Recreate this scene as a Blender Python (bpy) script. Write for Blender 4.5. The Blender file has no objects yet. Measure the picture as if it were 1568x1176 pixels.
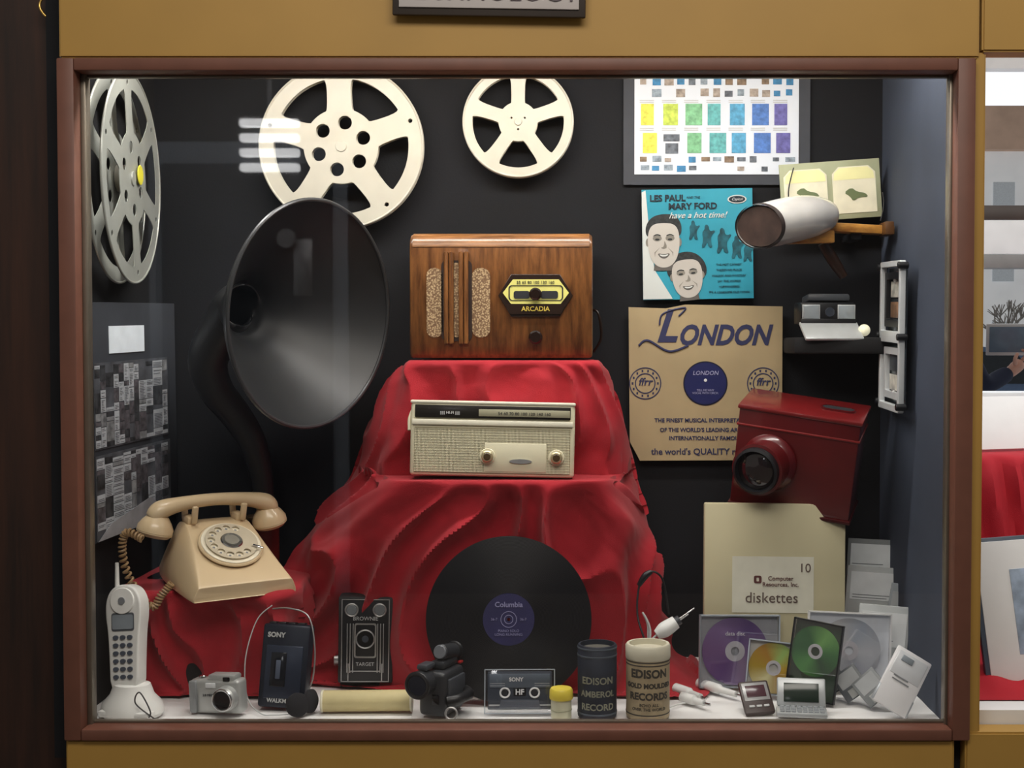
import bpy, math, random
from mathutils import Vector, Matrix, Euler, noise
random.seed(7)
R=math.radians
scene=bpy.context.scene
COL=scene.collection
# ---------------------------------------------------------------- camera
ZC=1.335; F=0.74; CX=0.09; PITCH=1.7
cd=bpy.data.cameras.new('camera'); cam=bpy.data.objects.new('camera',cd); COL.objects.link(cam)
cd.sensor_width=36; cd.lens=45; cd.shift_x=-0.05625; cd.clip_end=200
cam.location=(CX,-2,ZC); cam.rotation_euler=(R(90-PITCH),0,0)
scene.camera=cam
ROT=Euler((R(90-PITCH),0,0)).to_matrix()
def ray(px,py): return ROT@Vector(((px-800)/2000-0.045,(600-py)/2000,-1))
def P(px,py,y):
    d=ray(px,py); t=(y+2)/d.y; return Vector((CX,-2,ZC))+d*t
def G(px,py,z=F):
    d=ray(px,py); t=(z-ZC)/d.z; return Vector((CX,-2,ZC))+d*t
def S(y): return (2+y)/2000
try:
    scene.view_settings.view_transform='Standard'
except Exception: pass
# ---------------------------------------------------------------- materials
def lin(h):
    h=h.lstrip('#'); o=[]
    for i in (0,2,4):
        c=int(h[i:i+2],16)/255; o.append(c/12.92 if c<=.04045 else ((c+.055)/1.055)**2.4)
    return o
_m={}
def M(name,hexc,rough=.5,metal=0,var=.08,scale=25,bump=0,emit=0,trans=0,alpha=1,coat=0,sheen=0,stretch=(1,1,1),bscale=None):
    if name in _m: return _m[name]
    m=bpy.data.materials.new(name); m.use_nodes=True; nt=m.node_tree; b=nt.nodes['Principled BSDF']
    c=lin(hexc)
    tc=nt.nodes.new('ShaderNodeTexCoord'); mp=nt.nodes.new('ShaderNodeMapping'); mp.inputs['Scale'].default_value=stretch
    nt.links.new(tc.outputs['Object'],mp.inputs['Vector'])
    n=nt.nodes.new('ShaderNodeTexNoise'); n.inputs['Scale'].default_value=scale; n.inputs['Detail'].default_value=4
    nt.links.new(mp.outputs['Vector'],n.inputs['Vector'])
    r=nt.nodes.new('ShaderNodeValToRGB'); r.color_ramp.elements[0].position=.3; r.color_ramp.elements[1].position=.7
    r.color_ramp.elements[0].color=[max(0,x*(1-var)) for x in c]+[1]; r.color_ramp.elements[1].color=[min(1,x*(1+var)) for x in c]+[1]
    nt.links.new(n.outputs['Fac'],r.inputs['Fac']); nt.links.new(r.outputs['Color'],b.inputs['Base Color'])
    b.inputs['Roughness'].default_value=rough; b.inputs['Metallic'].default_value=metal
    if coat: b.inputs['Coat Weight'].default_value=coat
    if sheen: b.inputs['Sheen Weight'].default_value=sheen
    if trans: b.inputs['Transmission Weight'].default_value=trans
    if alpha<1: b.inputs['Alpha'].default_value=alpha
    if emit:
        nt.links.new(r.outputs['Color'],b.inputs['Emission Color']); b.inputs['Emission Strength'].default_value=emit
    if bump:
        n2=n
        if bscale:
            n2=nt.nodes.new('ShaderNodeTexNoise'); n2.inputs['Scale'].default_value=bscale; n2.inputs['Detail'].default_value=3
            nt.links.new(mp.outputs['Vector'],n2.inputs['Vector'])
        bp=nt.nodes.new('ShaderNodeBump'); bp.inputs['Strength'].default_value=bump; bp.inputs['Distance'].default_value=.003
        nt.links.new(n2.outputs['Fac'],bp.inputs['Height']); nt.links.new(bp.outputs['Normal'],b.inputs['Normal'])
    _m[name]=m; return m
def wave_mat(name,h1,h2,scale,direction='X',rough=.5,kind='BANDS',lo=.3,hi=.6,bump=.3,metal=0):
    if name in _m: return _m[name]
    m=M(name,h1,rough,metal); nt=m.node_tree; b=nt.nodes['Principled BSDF']
    tc=nt.nodes.new('ShaderNodeTexCoord'); w=nt.nodes.new('ShaderNodeTexWave'); w.wave_type=kind
    if kind=='BANDS': w.bands_direction=direction
    else: w.rings_direction=direction
    w.inputs['Scale'].default_value=scale; nt.links.new(tc.outputs['Object'],w.inputs['Vector'])
    r=nt.nodes.new('ShaderNodeValToRGB'); r.color_ramp.elements[0].position=lo; r.color_ramp.elements[1].position=hi
    r.color_ramp.elements[0].color=lin(h1)+[1]; r.color_ramp.elements[1].color=lin(h2)+[1]
    nt.links.new(w.outputs['Fac'],r.inputs['Fac']); nt.links.new(r.outputs['Color'],b.inputs['Base Color'])
    bp=nt.nodes.new('ShaderNodeBump'); bp.inputs['Strength'].default_value=bump; bp.inputs['Distance'].default_value=.001
    nt.links.new(w.outputs['Fac'],bp.inputs['Height']); nt.links.new(bp.outputs['Normal'],b.inputs['Normal'])
    return m
def wood_mat(name,h1,h2,stretch,rough=.35,scale=8,coat=.3):
    m=M(name,h1,rough,coat=coat); nt=m.node_tree; b=nt.nodes['Principled BSDF']
    tc=nt.nodes.new('ShaderNodeTexCoord'); mp=nt.nodes.new('ShaderNodeMapping'); mp.inputs['Scale'].default_value=stretch
    n=nt.nodes.new('ShaderNodeTexNoise'); n.inputs['Scale'].default_value=scale; n.inputs['Detail'].default_value=8; n.inputs['Roughness'].default_value=.65
    nt.links.new(tc.outputs['Object'],mp.inputs['Vector']); nt.links.new(mp.outputs['Vector'],n.inputs['Vector'])
    r=nt.nodes.new('ShaderNodeValToRGB'); r.color_ramp.elements[0].position=.33; r.color_ramp.elements[1].position=.67
    r.color_ramp.elements[0].color=lin(h1)+[1]; r.color_ramp.elements[1].color=lin(h2)+[1]
    nt.links.new(n.outputs['Fac'],r.inputs['Fac']); nt.links.new(r.outputs['Color'],b.inputs['Base Color'])
    return m
def check_mat(name,h1,h2,scale,rough=.7):
    m=M(name,h1,rough); nt=m.node_tree; b=nt.nodes['Principled BSDF']
    tc=nt.nodes.new('ShaderNodeTexCoord'); mp=nt.nodes.new('ShaderNodeMapping'); mp.inputs['Rotation'].default_value=(0,R(45),0)
    c=nt.nodes.new('ShaderNodeTexVoronoi'); c.inputs['Scale'].default_value=scale
    nt.links.new(tc.outputs['Object'],mp.inputs['Vector']); nt.links.new(mp.outputs['Vector'],c.inputs['Vector'])
    r=nt.nodes.new('ShaderNodeValToRGB'); r.color_ramp.elements[0].position=.25; r.color_ramp.elements[1].position=.6
    r.color_ramp.elements[0].color=lin(h1)+[1]; r.color_ramp.elements[1].color=lin(h2)+[1]
    nt.links.new(c.outputs['Distance'],r.inputs['Fac']); nt.links.new(r.outputs['Color'],b.inputs['Base Color'])
    return m
def thin_glass(name,fac=.06,tint=(1,1,1),rough=.02):
    m=bpy.data.materials.new(name); m.use_nodes=True; nt=m.node_tree; nt.nodes.clear()
    o=nt.nodes.new('ShaderNodeOutputMaterial'); t=nt.nodes.new('ShaderNodeBsdfTransparent'); g=nt.nodes.new('ShaderNodeBsdfGlossy')
    t.inputs[0].default_value=(*tint,1); g.inputs['Roughness'].default_value=rough
    mx=nt.nodes.new('ShaderNodeMixShader'); mx.inputs[0].default_value=fac
    nt.links.new(t.outputs[0],mx.inputs[1]); nt.links.new(g.outputs[0],mx.inputs[2]); nt.links.new(mx.outputs[0],o.inputs[0])
    return m
# ---------------------------------------------------------------- mesh helpers
def mk(name,verts,faces,mat,parent=None,smooth=False,xf=None):
    me=bpy.data.meshes.new(name)
    if xf is not None: verts=[xf@Vector(v) for v in verts]
    me.from_pydata([tuple(v) for v in verts],[],faces); me.update()
    if mat: me.materials.append(mat)
    ob=bpy.data.objects.new(name,me); COL.objects.link(ob)
    if parent: ob.parent=parent
    if smooth:
        me.shade_smooth()
        try: me.set_sharp_from_angle(angle=R(38))
        except Exception: pass
    return ob
def xfm(loc=(0,0,0),rot=(0,0,0)):
    return Matrix.Translation(Vector(loc))@Euler([R(a) for a in rot]).to_matrix().to_4x4()
import bmesh
def bm_out(bm,name,mat,parent,smooth,xf):
    bm.transform(xf); me=bpy.data.meshes.new(name); bm.to_mesh(me); bm.free()
    if mat: me.materials.append(mat)
    ob=bpy.data.objects.new(name,me); COL.objects.link(ob)
    if parent: ob.parent=parent
    if smooth:
        me.shade_smooth()
        try: me.set_sharp_from_angle(angle=R(38))
        except Exception: pass
    return ob
def cat(p,t):
    n=len(p)-1; i=min(int(t),n-1) if n>0 else 0; f=t-i
    a=p[max(i-1,0)]; b=p[i]; c=p[min(i+1,n)]; d=p[min(i+2,n)]
    return .5*((2*b)+(c-a)*f+(2*a-5*b+4*c-d)*f*f+(3*b-a-3*c+d)*f**3)
def chaikin(pts,n=2):
    for _ in range(n):
        q=[]
        for i in range(len(pts)):
            a=pts[i]; b=pts[(i+1)%len(pts)]
            q.append((a[0]*.75+b[0]*.25,a[1]*.75+b[1]*.25)); q.append((a[0]*.25+b[0]*.75,a[1]*.25+b[1]*.75))
        pts=q
    return pts
def circ(cx,cy,r,n=32,ry=None):
    ry=ry or r
    return [(cx+r*math.cos(2*math.pi*i/n),cy+ry*math.sin(2*math.pi*i/n)) for i in range(n)]
def conv(ob_data,name,mat,parent,xf,smooth=False):
    tmp=bpy.data.objects.new('tmp',ob_data); COL.objects.link(tmp)
    bpy.context.view_layer.update()
    dg=bpy.context.evaluated_depsgraph_get()
    me=bpy.data.meshes.new_from_object(tmp.evaluated_get(dg)); 
    bpy.data.objects.remove(tmp)
    me.transform(xf@Euler((R(90),0,0)).to_matrix().to_4x4())
    me.materials.clear(); me.materials.append(mat); me.name=name
    ob=bpy.data.objects.new(name,me); COL.objects.link(ob)
    if parent: ob.parent=parent
    return ob
class T:
    def __init__(s,name,loc=(0,0,0),rot=(0,0,0)):
        s.e=bpy.data.objects.new(name,None); s.e.empty_display_size=.02; COL.objects.link(s.e)
        s.e.location=loc; s.e.rotation_euler=[R(a) for a in rot]
    def box(s,name,size,loc,mat,bev=.002,rot=(0,0,0),seg=2):
        bm=bmesh.new(); bmesh.ops.create_cube(bm,size=1); bmesh.ops.scale(bm,vec=size,verts=bm.verts)
        if bev>0: bmesh.ops.bevel(bm,geom=list(bm.edges),offset=min(bev,min(size)*.45),segments=seg,affect='EDGES',profile=.5)
        return bm_out(bm,name,mat,s.e,bev>0,xfm(loc,rot))
    def lathe(s,name,prof,loc,mat,rot=(0,0,0),n=40,scale=(1,1,1)):
        vs=[];fs=[]
        for r,z in prof:
            for i in range(n):
                a=2*math.pi*i/n; vs.append((r*math.cos(a)*scale[0],r*math.sin(a)*scale[1],z*scale[2]))
        for j in range(len(prof)-1):
            for i in range(n):
                fs.append((j*n+i,j*n+(i+1)%n,(j+1)*n+(i+1)%n,(j+1)*n+i))
        return mk(name,vs,fs,mat,s.e,True,xfm(loc,rot))
    def cyl(s,name,r,h,loc,mat,rot=(0,0,0),n=32,bev=.001,r2=None):
        r2=r if r2 is None else r2
        b=min(bev,r*.4,h*.4)
        return s.lathe(name,[(0.00001,0),(r-b,0),(r,b),(r2,h-b),(r2-b,h),(0.00001,h)],loc,mat,rot,n)
    def disc(s,name,r,h,x,z,y,mat,n=32,bev=.0008):
        return s.cyl(name,r,h,(x,y+h,z),mat,(90,0,0),n,bev)
    def ring(s,name,r,rr,loc,mat,rot=(90,0,0),n=40,sc=(1,1,1)):
        m=8; pr=[(r+rr*math.cos(2*math.pi*i/m),rr*math.sin(2*math.pi*i/m)) for i in range(m+1)]
        return s.lathe(name,pr,loc,mat,rot,n,sc)
    def prism(s,name,polys,depth,loc,mat,rot=(0,0,0),bev=0):
        cu=bpy.data.curves.new('c','CURVE'); cu.dimensions='2D'; cu.fill_mode='BOTH'; cu.extrude=depth/2; cu.bevel_depth=bev
        for p in polys:
            sp=cu.splines.new('POLY'); sp.points.add(len(p)-1)
            for i,q in enumerate(p): sp.points[i].co=(q[0],q[1],0,1)
            sp.use_cyclic_u=True
        return conv(cu,name,mat,s.e,xfm(loc,rot))
    def text(s,name,body,size,loc,mat,rot=(0,0,0),shear=0,bold=0,align='CENTER',sx=1,ext=.0003,sp=1):
        cu=bpy.data.curves.new('t','FONT'); cu.body=body; cu.size=size; cu.shear=shear; cu.offset=bold; cu.extrude=ext; cu.resolution_u=3
        cu.align_x=align; cu.align_y='CENTER'; cu.space_character=sp
        return conv(cu,name,mat,s.e,xfm(loc,rot)@Matrix.Diagonal((sx,1,1,1)))
    def tube(s,name,pts,rad,mat,n=10,res=8,smooth=True,cap=True,world=False,flat=None):
        pts=[Vector(p) for p in pts]
        if not isinstance(rad,(list,tuple)): rad=[rad]*len(pts)
        if len(pts)>2 and smooth:
            N=(len(pts)-1)*res; P2=[cat(pts,i/res) for i in range(N+1)]; R2=[max(.0002,cat(list(rad),i/res)) for i in range(N+1)]
        else: P2,R2=pts,list(rad)
        return s._sweep(name,P2,R2,mat,n,cap,flat)
    def _sweep(s,name,P2,R2,mat,n,cap,flat=None):
        vs=[];fs=[]; t0=(P2[1]-P2[0]).normalized(); up=Vector((0,0,1))
        if abs(t0.dot(up))>.9: up=Vector((0,1,0))
        u=(up-t0*up.dot(t0)).normalized()
        for i,p in enumerate(P2):
            t=(P2[min(i+1,len(P2)-1)]-P2[max(i-1,0)]).normalized()
            u=(u-t*u.dot(t)).normalized(); v=t.cross(u)
            for k in range(n):
                a=2*math.pi*k/n; fu=1 if flat is None else flat
                vs.append(p+u*R2[i]*math.cos(a)*fu+v*R2[i]*math.sin(a))
        for j in range(len(P2)-1):
            for k in range(n): fs.append((j*n+k,j*n+(k+1)%n,(j+1)*n+(k+1)%n,(j+1)*n+k))
        if cap:
            fs.append(tuple(reversed(range(n)))); b=(len(P2)-1)*n; fs.append(tuple(range(b,b+n)))
        return mk(name,vs,fs,mat,s.e,True)
    def quads(s,name,rects,mat,y,th=.0005):
        vs=[];fs=[]
        for x0,z0,x1,z1 in rects:
            i=len(vs)
            for yy in (y,y+th):
                vs+=[(x0,yy,z0),(x1,yy,z0),(x1,yy,z1),(x0,yy,z1)]
            fs+=[(i,i+1,i+2,i+3),(i+7,i+6,i+5,i+4),(i,i+4,i+5,i+1),(i+1,i+5,i+6,i+2),(i+2,i+6,i+7,i+3),(i+3,i+7,i+4,i)]
        return mk(name,vs,fs,mat,s.e)
    def sphere(s,name,r,loc,mat,sc=(1,1,1),rot=(0,0,0)):
        bm=bmesh.new(); bmesh.ops.create_uvsphere(bm,u_segments=24,v_segments=14,radius=r); bmesh.ops.scale(bm,vec=sc,verts=bm.verts)
        return bm_out(bm,name,mat,s.e,True,xfm(loc,rot))
def solo_box(name,lo,hi,mat,bev=0):
    c=[(a+b)/2 for a,b in zip(lo,hi)]; sz=[abs(b-a) for a,b in zip(lo,hi)]
    bm=bmesh.new(); bmesh.ops.create_cube(bm,size=1); bmesh.ops.scale(bm,vec=sz,verts=bm.verts)
    if bev: bmesh.ops.bevel(bm,geom=list(bm.edges),offset=bev,segments=2,affect='EDGES')
    ob=bm_out(bm,name,mat,None,bool(bev),Matrix.Identity(4)); ob.location=c; return ob
# ---------------------------------------------------------------- common mats
tan=M('tan_paint','#AC853F',.55,var=.05,scale=6,bump=.05)
brown=M('brown_frame','#6F4638',.5,var=.08,scale=30)
alu=M('aluminium_trim','#7d7468',.35,.6)
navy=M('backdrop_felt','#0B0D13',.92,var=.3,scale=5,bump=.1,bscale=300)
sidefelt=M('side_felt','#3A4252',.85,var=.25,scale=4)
white_cloth=M('white_cloth','#E4E3E2',.8,var=.04,scale=15,bump=.1)
red=M('red_cloth','#A51122',.85,var=.12,scale=14,bump=.35,sheen=.1,bscale=900)
cream=M('cream_paint','#D2CEBC',.4,var=.04)
reelm=M('reel_enamel','#C6C3B6',.35,var=.05)
black=M('black_plastic','#15161A',.4)
blackm=M('black_matte','#0e0e11',.85)
dgrey=M('dark_grey','#33363C',.5)
grey=M('mid_grey','#7b7e82',.5)
lgrey=M('light_grey','#b9bbbb',.5)
whitep=M('white_plastic','#E6E6E2',.4,var=.03)
paper=M('white_paper','#E9E9E9',.8,var=.02)
ink=M('ink_dark','#1a1c22',.7)
chrome=M('chrome','#c9c9c9',.18,1)
steel=M('steel_satin','#b2b2b2',.4,.8)
gold=M('brass','#c5a25a',.3,.9)
beige=M('phone_beige','#D8C09A',.3,var=.03,coat=.3)
clearp=thin_glass('clear_plastic',.10,(.97,.97,.98),.05)
# ---------------------------------------------------------------- display case shell
YB=0.44; WL=-0.697; WR=0.683; CT=1.95
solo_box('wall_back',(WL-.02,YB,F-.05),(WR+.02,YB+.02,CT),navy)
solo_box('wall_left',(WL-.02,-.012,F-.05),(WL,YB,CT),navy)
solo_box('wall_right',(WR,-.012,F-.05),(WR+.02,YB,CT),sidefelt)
solo_box('ceiling',(WL-.02,-.02,CT),(WR+.02,YB+.02,CT+.02),whitep)
vs=[];fs=[];nx,ny=140,50
for j in range(ny+1):
    for i in range(nx+1):
        x=WL+(WR-WL)*i/nx; y=-.012+(YB+.012)*j/ny
        n=noise.noise(Vector((x*9,y*14,1)))*.5+.5
        vs.append((x,y,F-.004+.0035*n))
for j in range(ny):
    for i in range(nx):
        a=j*(nx+1)+i; fs.append((a,a+1,a+nx+2,a+nx+1))
mk('floor',vs,fs,white_cloth,None,True)
yf=-.03
def X(px,y=yf): return P(px,600,y).x
def Z(py,y=yf): return P(800,py,y).z
solo_box('trim_1',(X(104),-.045,Z(94)),(X(1521),.0,2.35),tan,.003)
solo_box('trim_2',(X(1525),-.045,Z(84)),(X(2300),.0,2.35),tan,.003)
solo_box('trim_3',(X(102),-.045,.05),(X(1492),.0,Z(1151)),tan,.003)
solo_box('trim_4',(X(1509),-.045,.05),(X(2300),.0,Z(1140)),tan,.003)
solo_box('trim_5',(X(1493),-.02,.05),(X(1508),.0,Z(1151)),blackm)
solo_box('trim_6',(X(1513),-.04,Z(1150)),(X(1533),.03,Z(84)),tan,.003)
fr=T('display_case_frame')
ztop=Z(95); zbot=Z(1151)
fr.box('post_left',(X(129)-X(102),.045,ztop-zbot),((X(129)+X(102))/2,-.03,(ztop+zbot)/2),brown,.003)
fr.box('post_right',(X(1514)-X(1486),.045,ztop-zbot),((X(1514)+X(1486))/2,-.03,(ztop+zbot)/2),brown,.003)
fr.box('rail_top',(X(1486)-X(129),.045,Z(95)-Z(115)),((X(129)+X(1486))/2,-.031,(Z(95)+Z(115))/2),brown,.003)
fr.box('rail_bottom',(X(1486)-X(129),.045,Z(1133)-Z(1151)),((X(129)+X(1486))/2,-.031,(Z(1133)+Z(1151))/2),brown,.003)
fr.box('bead_left',(.008,.02,ztop-zbot-.03),(X(133),-.016,(ztop+zbot)/2),alu,.001)
fr.box('bead_right',(.005,.02,ztop-zbot-.03),(X(1484),-.016,(ztop+zbot)/2),alu,.001)
fr.box('bead_bottom',(X(1484)-X(133),.01,.004),((X(133)+X(1484))/2,-.014,Z(1131)),alu,.001)
fr.box('bead_top',(X(1484)-X(133),.01,.004),((X(133)+X(1484))/2,-.014,Z(117)),alu,.001)
gm=thin_glass('case_glass',.07)
mk('window_1',[(X(129),-.018,zbot+.01),(X(1486),-.018,zbot+.01),(X(1486),-.018,ztop-.01),(X(129),-.018,ztop-.01)],[(0,1,2,3)],gm)
# sign
sg=T('hanging_sign',P(765,0,-.06),(0,0,0))
sg.box('border',(.29,.008,.12),(0,0,.035),M('sign_border','#2b2018',.6),.002,rot=(0,.9,0))
sg.box('face',(.27,.004,.1),(0,-.005,.036),M('sign_face','#BDB6B4',.6,var=.02),.001,rot=(0,.9,0))
sg.text('lettering','TECHNOLOGY',.046,(-.001,-.0085,.0115),M('sign_ink','#5a5056',.7),rot=(0,.9,0),sx=.87)
# ---------------------------------------------------------------- red drape
Zt=P(780,563,.25).z; Z2=P(770,750,.16).z
def px2(px,y): return P(px,600,y).x
def row(lst): return [P(*a) for a in lst]
rows=[]
rows.append([Vector((x,y,Zt)) for x,y in [(-.13,.436),(-.13,.40),(-.13,.34),(-.07,.34),(-.02,.34),(.04,.34),(.09,.34),(.09,.40),(.09,.436)]])
xl=px2(643,.25); xr=px2(930,.25)
rows.append([Vector((x,y,Zt)) for x,y in [(xl,.436),(xl,.34),(xl,.25),(xl+.08,.243),((xl+xr)/2,.243),(xr-.08,.243),(xr,.25),(xr,.34),(xr,.436)]])
rows.append(row([(606,604,.436),(604,604,.36),(626,604,.245),(700,600,.238),(785,600,.24),(865,600,.238),(946,604,.245),(956,604,.36),(950,604,.436)]))
rows.append(row([(578,680,.436),(574,680,.36),(606,680,.24),(700,670,.238),(785,670,.24),(865,670,.238),(962,680,.24),(980,690,.36),(974,690,.436)]))
def z2row(l):
    return [P(px,v,y) if v>100 else Vector((px2(px,y),y,Z2+v)) for px,y,v in l]
rows.append(z2row([(550,.436,752),(545,.35,756),(600,.238,-.002),(700,.238,0),(785,.238,0),(865,.238,0),(962,.238,-.002),(993,.34,748),(988,.436,745)]))
rows.append(z2row([(512,.43,806),(500,.33,815),(612,.158,0),(700,.15,0),(785,.15,0),(865,.15,0),(945,.158,0),(1006,.3,800),(1002,.43,795)]))
rows.append(row([(478,858,.43),(466,866,.32),(580,815,.17),(700,806,.156),(785,802,.16),(865,806,.156),(962,812,.165),(1016,860,.28),(1014,860,.43)]))
rows.append(row([(444,925,.42),(430,935,.30),(560,920,.20),(690,940,.165),(785,950,.17),(880,940,.165),(985,930,.19),(1030,950,.27),(1030,930,.42)]))
rows.append([Vector((px2(px,y),y,F+dz)) for px,y,dz in [(420,.42,.03),(420,.28,.03),(530,.24,.02),(690,.175,.01),(785,.178,.01),(880,.175,.01),(1000,.20,.02),(1050,.25,.03),(1055,.42,.03)]])
rows.append([Vector((px2(px,y),y,F+.004)) for px,y in [(400,.43),(400,.26),(520,.215),(690,.165),(785,.168),(880,.165),(1050,.14),(1110,.17),(1090,.40)]])
def cloth(parent,rows,nu,nv,mat,amp,clamp,seed=0,sd=4.5):
    nr=len(rows)-1; nc=len(rows[0])-1; pts=[]
    for j in range(nv+1):
        v=j/nv*nr; line=[]
        for i in range(nu+1):
            u=i/nu*nc
            colp=[cat(r,u) for r in rows]; p=cat(colp,v); p=clamp(v,u,p); line.append(p)
        pts.append(line)
    vs=[]
    for j in range(nv+1):
        v=j/nv*nr
        for i in range(nu+1):
            p=pts[j][i]; a=pts[j][max(i-1,0)]; b=pts[j][min(i+1,nu)]; c=pts[max(j-1,0)][i]; d=pts[min(j+1,nv)][i]
            n=(b-a).cross(d-c)
            n=n.normalized() if n.length>1e-9 else Vector((0,-1,0))
            if n.y>0: n=-n
            u=i/nu*nc; am=amp(v,u)
            k=(u-nc/2)*(1-.055*v)
            w=k*sd*.52+.25*v+noise.noise(Vector((u*.7,v*.5,seed)))*2.4
            sfold=math.sin(w*1.9+seed); sfold=(1-abs(sfold))**1.3*2-1
            f=sfold*.85+noise.noise(Vector((u*1.1,v*.6,seed+3)))*1.4+.3*noise.noise(Vector((u*2.6+v*1.2,v*1.5,seed+9)))+.08*noise.noise(Vector((u*6-v*3,v*4,seed+19)))
            q=p+n*(am*f)
            if q.y>.437: q.y=.437
            if q.z<F+.001: q.z=F+.001
            vs.append(q)
    fs=[(j*(nu+1)+i,j*(nu+1)+i+1,(j+1)*(nu+1)+i+1,(j+1)*(nu+1)+i) for j in range(nv) for i in range(nu)]
    return mk('cloth',vs,fs,mat,parent,True)
def ss(a,b,x):
    t=max(0,min(1,(x-a)/(b-a))); return t*t*(3-2*t)
def clampA(v,u,p):
    if v<=1: p.z=Zt
    if v<=2.0: p.z=min(p.z,Zt)
    if v>3.6: p.z=min(p.z,Z2)
    if 3.9<v<=5 and 2<=u<=6: p.z=Z2
    return p
def ampA(v,u):
    if v<=1: return 0
    sd_=1-.35*ss(5.6,6.4,u)
    if v<3.9: return .0075*ss(1,1.7,v)*(1-ss(3.2,3.9,v) if 1.8<u<6.2 else 1)*sd_
    if v<=5.05: return 0 if 1.8<=u<=6.2 else .0095*sd_
    if v<8.6: return .020*ss(5.05,6.4,v)*(1-.35*ss(7.3,8.6,v))*sd_
    return .012*(1-ss(8.6,9,v))*.6+.0015
pd=T('red_tablecloth')
cloth(pd.e,rows,260,260,red,ampA,clampA,seed=2)
pd.box('upper_riser',(.24,.15,Zt-F-.008),(-.025,.350,(Zt+F)/2-.004),blackm,.004)
pd.box('lower_riser',(.28,.05,Z2-F-.008),(-.03,.235,(Z2+F)/2-.004),blackm,.004)
Zr=P(350,928,.11).z
rb=T('red_tablecloth')
rb.box('riser',(.20,.26,Zr-F-.008),(-.555,.290,(Zr+F)/2-.005),blackm,.004)
xa=WL+.012; xb=px2(445,.14)
rr=[[Vector((x,y,Zr)) for x,y in [(xa+.03,.41),(xa+.03,.34),(xa+.03,.25),(-.58,.25),(-.55,.25),(xb-.05,.25),(xb-.05,.3),(xb-.05,.35),(xb-.05,.41)]],
    [Vector((x,y,Zr)) for x,y in [(xa+.01,.42),(xa+.01,.30),(xa+.015,.145),(-.61,.138),(-.56,.138),(-.50,.138),(xb,.15),(xb+.005,.28),(xb+.005,.42)]],
    [Vector((x,y,Zr-.05)) for x,y in [(xa+.005,.42),(xa+.005,.30),(xa+.01,.138),(-.62,.13),(-.56,.134),(-.49,.13),(xb+.005,.15),(xb+.015,.28),(xb+.02,.42)]],
    [Vector((x,y,F+.03)) for x,y in [(xa,.42),(xa,.30),(xa+.005,.148),(-.61,.145),(-.55,.15),(-.485,.145),(xb-.005,.165),(xb+.02,.28),(xb+.04,.42)]],
    [Vector((x,y,F+.004)) for x,y in [(xa,.42),(xa,.30),(xa+.005,.15),(-.60,.145),(-.55,.15),(-.48,.145),(xb-.002,.165),(xb+.03,.28),(xb+.05,.42)]]]
def clampB(v,u,p):
    if v<=1: p.z=Zr
    p.z=min(p.z,Zr); p.x=max(p.x,WL+.003); return p
cloth(rb.e,rr,150,120,red,lambda v,u:0 if v<=1.0 else .013*ss(1,2,v)*(1-.6*ss(3,4,v)),clampB,seed=11)
# ---------------------------------------------------------------- film reels
def reel(name,loc,rot,Rr,nsp,a0,rin,rout,ain,aout,hub,gap=.014,mat=reelm,small=True):
    t=T(name,loc,rot)
    def flange(nm,y):
        polys=[circ(0,0,Rr,96)]
        for k in range(nsp):
            a=a0+360/nsp*k; pts=[]
            for i in range(7): pts.append((a-ain+2*ain*i/6,rin))
            for i in range(9): pts.append((a+aout-2*aout*i/8,rout))
            pts=[(Rr*r*math.cos(R(b)),Rr*r*math.sin(R(b))) for b,r in pts]
            polys.append(chaikin(pts,2))
        for k in range(hub[0]):
            b=R(hub[3]+360/hub[0]*k); polys.append(circ(Rr*hub[1]*math.cos(b),Rr*hub[1]*math.sin(b),Rr*hub[2],20))
        if small:
            for k in range(nsp):
                b=R(a0+360/nsp*(k+.5)); polys.append(circ(Rr*.905*math.cos(b),Rr*.905*math.sin(b),Rr*.028,10))
        polys.append(circ(0,0,Rr*.035,12))
        t.prism(nm,polys,.0012,(0,y,0),mat)
        t.ring(nm+'_rim',Rr,.0022,(0,y,0),mat,n=96)
    flange('front_flange',-gap); flange('back_flange',0)
    t.cyl('hub_core',Rr*.13,gap-.002,(0,-.001,0),M('reel_core','#8d8a80',.5),(90,0,0))
    t.disc('spindle_boss',Rr*.07,.003,0,0,-gap-.003,mat)
    return t
yb=YB-.006
reel('film_reel',P(535,230,.415),(0,0,0),.152,5,56,.46,.83,17,26,(6,.29,.085,20))
reel('film_reel',P(810,192,.42),(0,0,0),.102,5,54,.36,.84,17,27,(3,.14,.02,30),small=False)
r3=reel('film_reel',(WL+.020,.178,P(190,279,.178).z),(0,0,93.5),.176,6,10,.45,.85,17,23,(6,.3,.06,40),gap=.026,mat=M('reel_grey','#A9ACA6',.3,.2))
r3.disc('label_sticker',.017,.002,.03,.01,-.032,M('yellow_sticker','#D8CF3A',.6))
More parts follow.
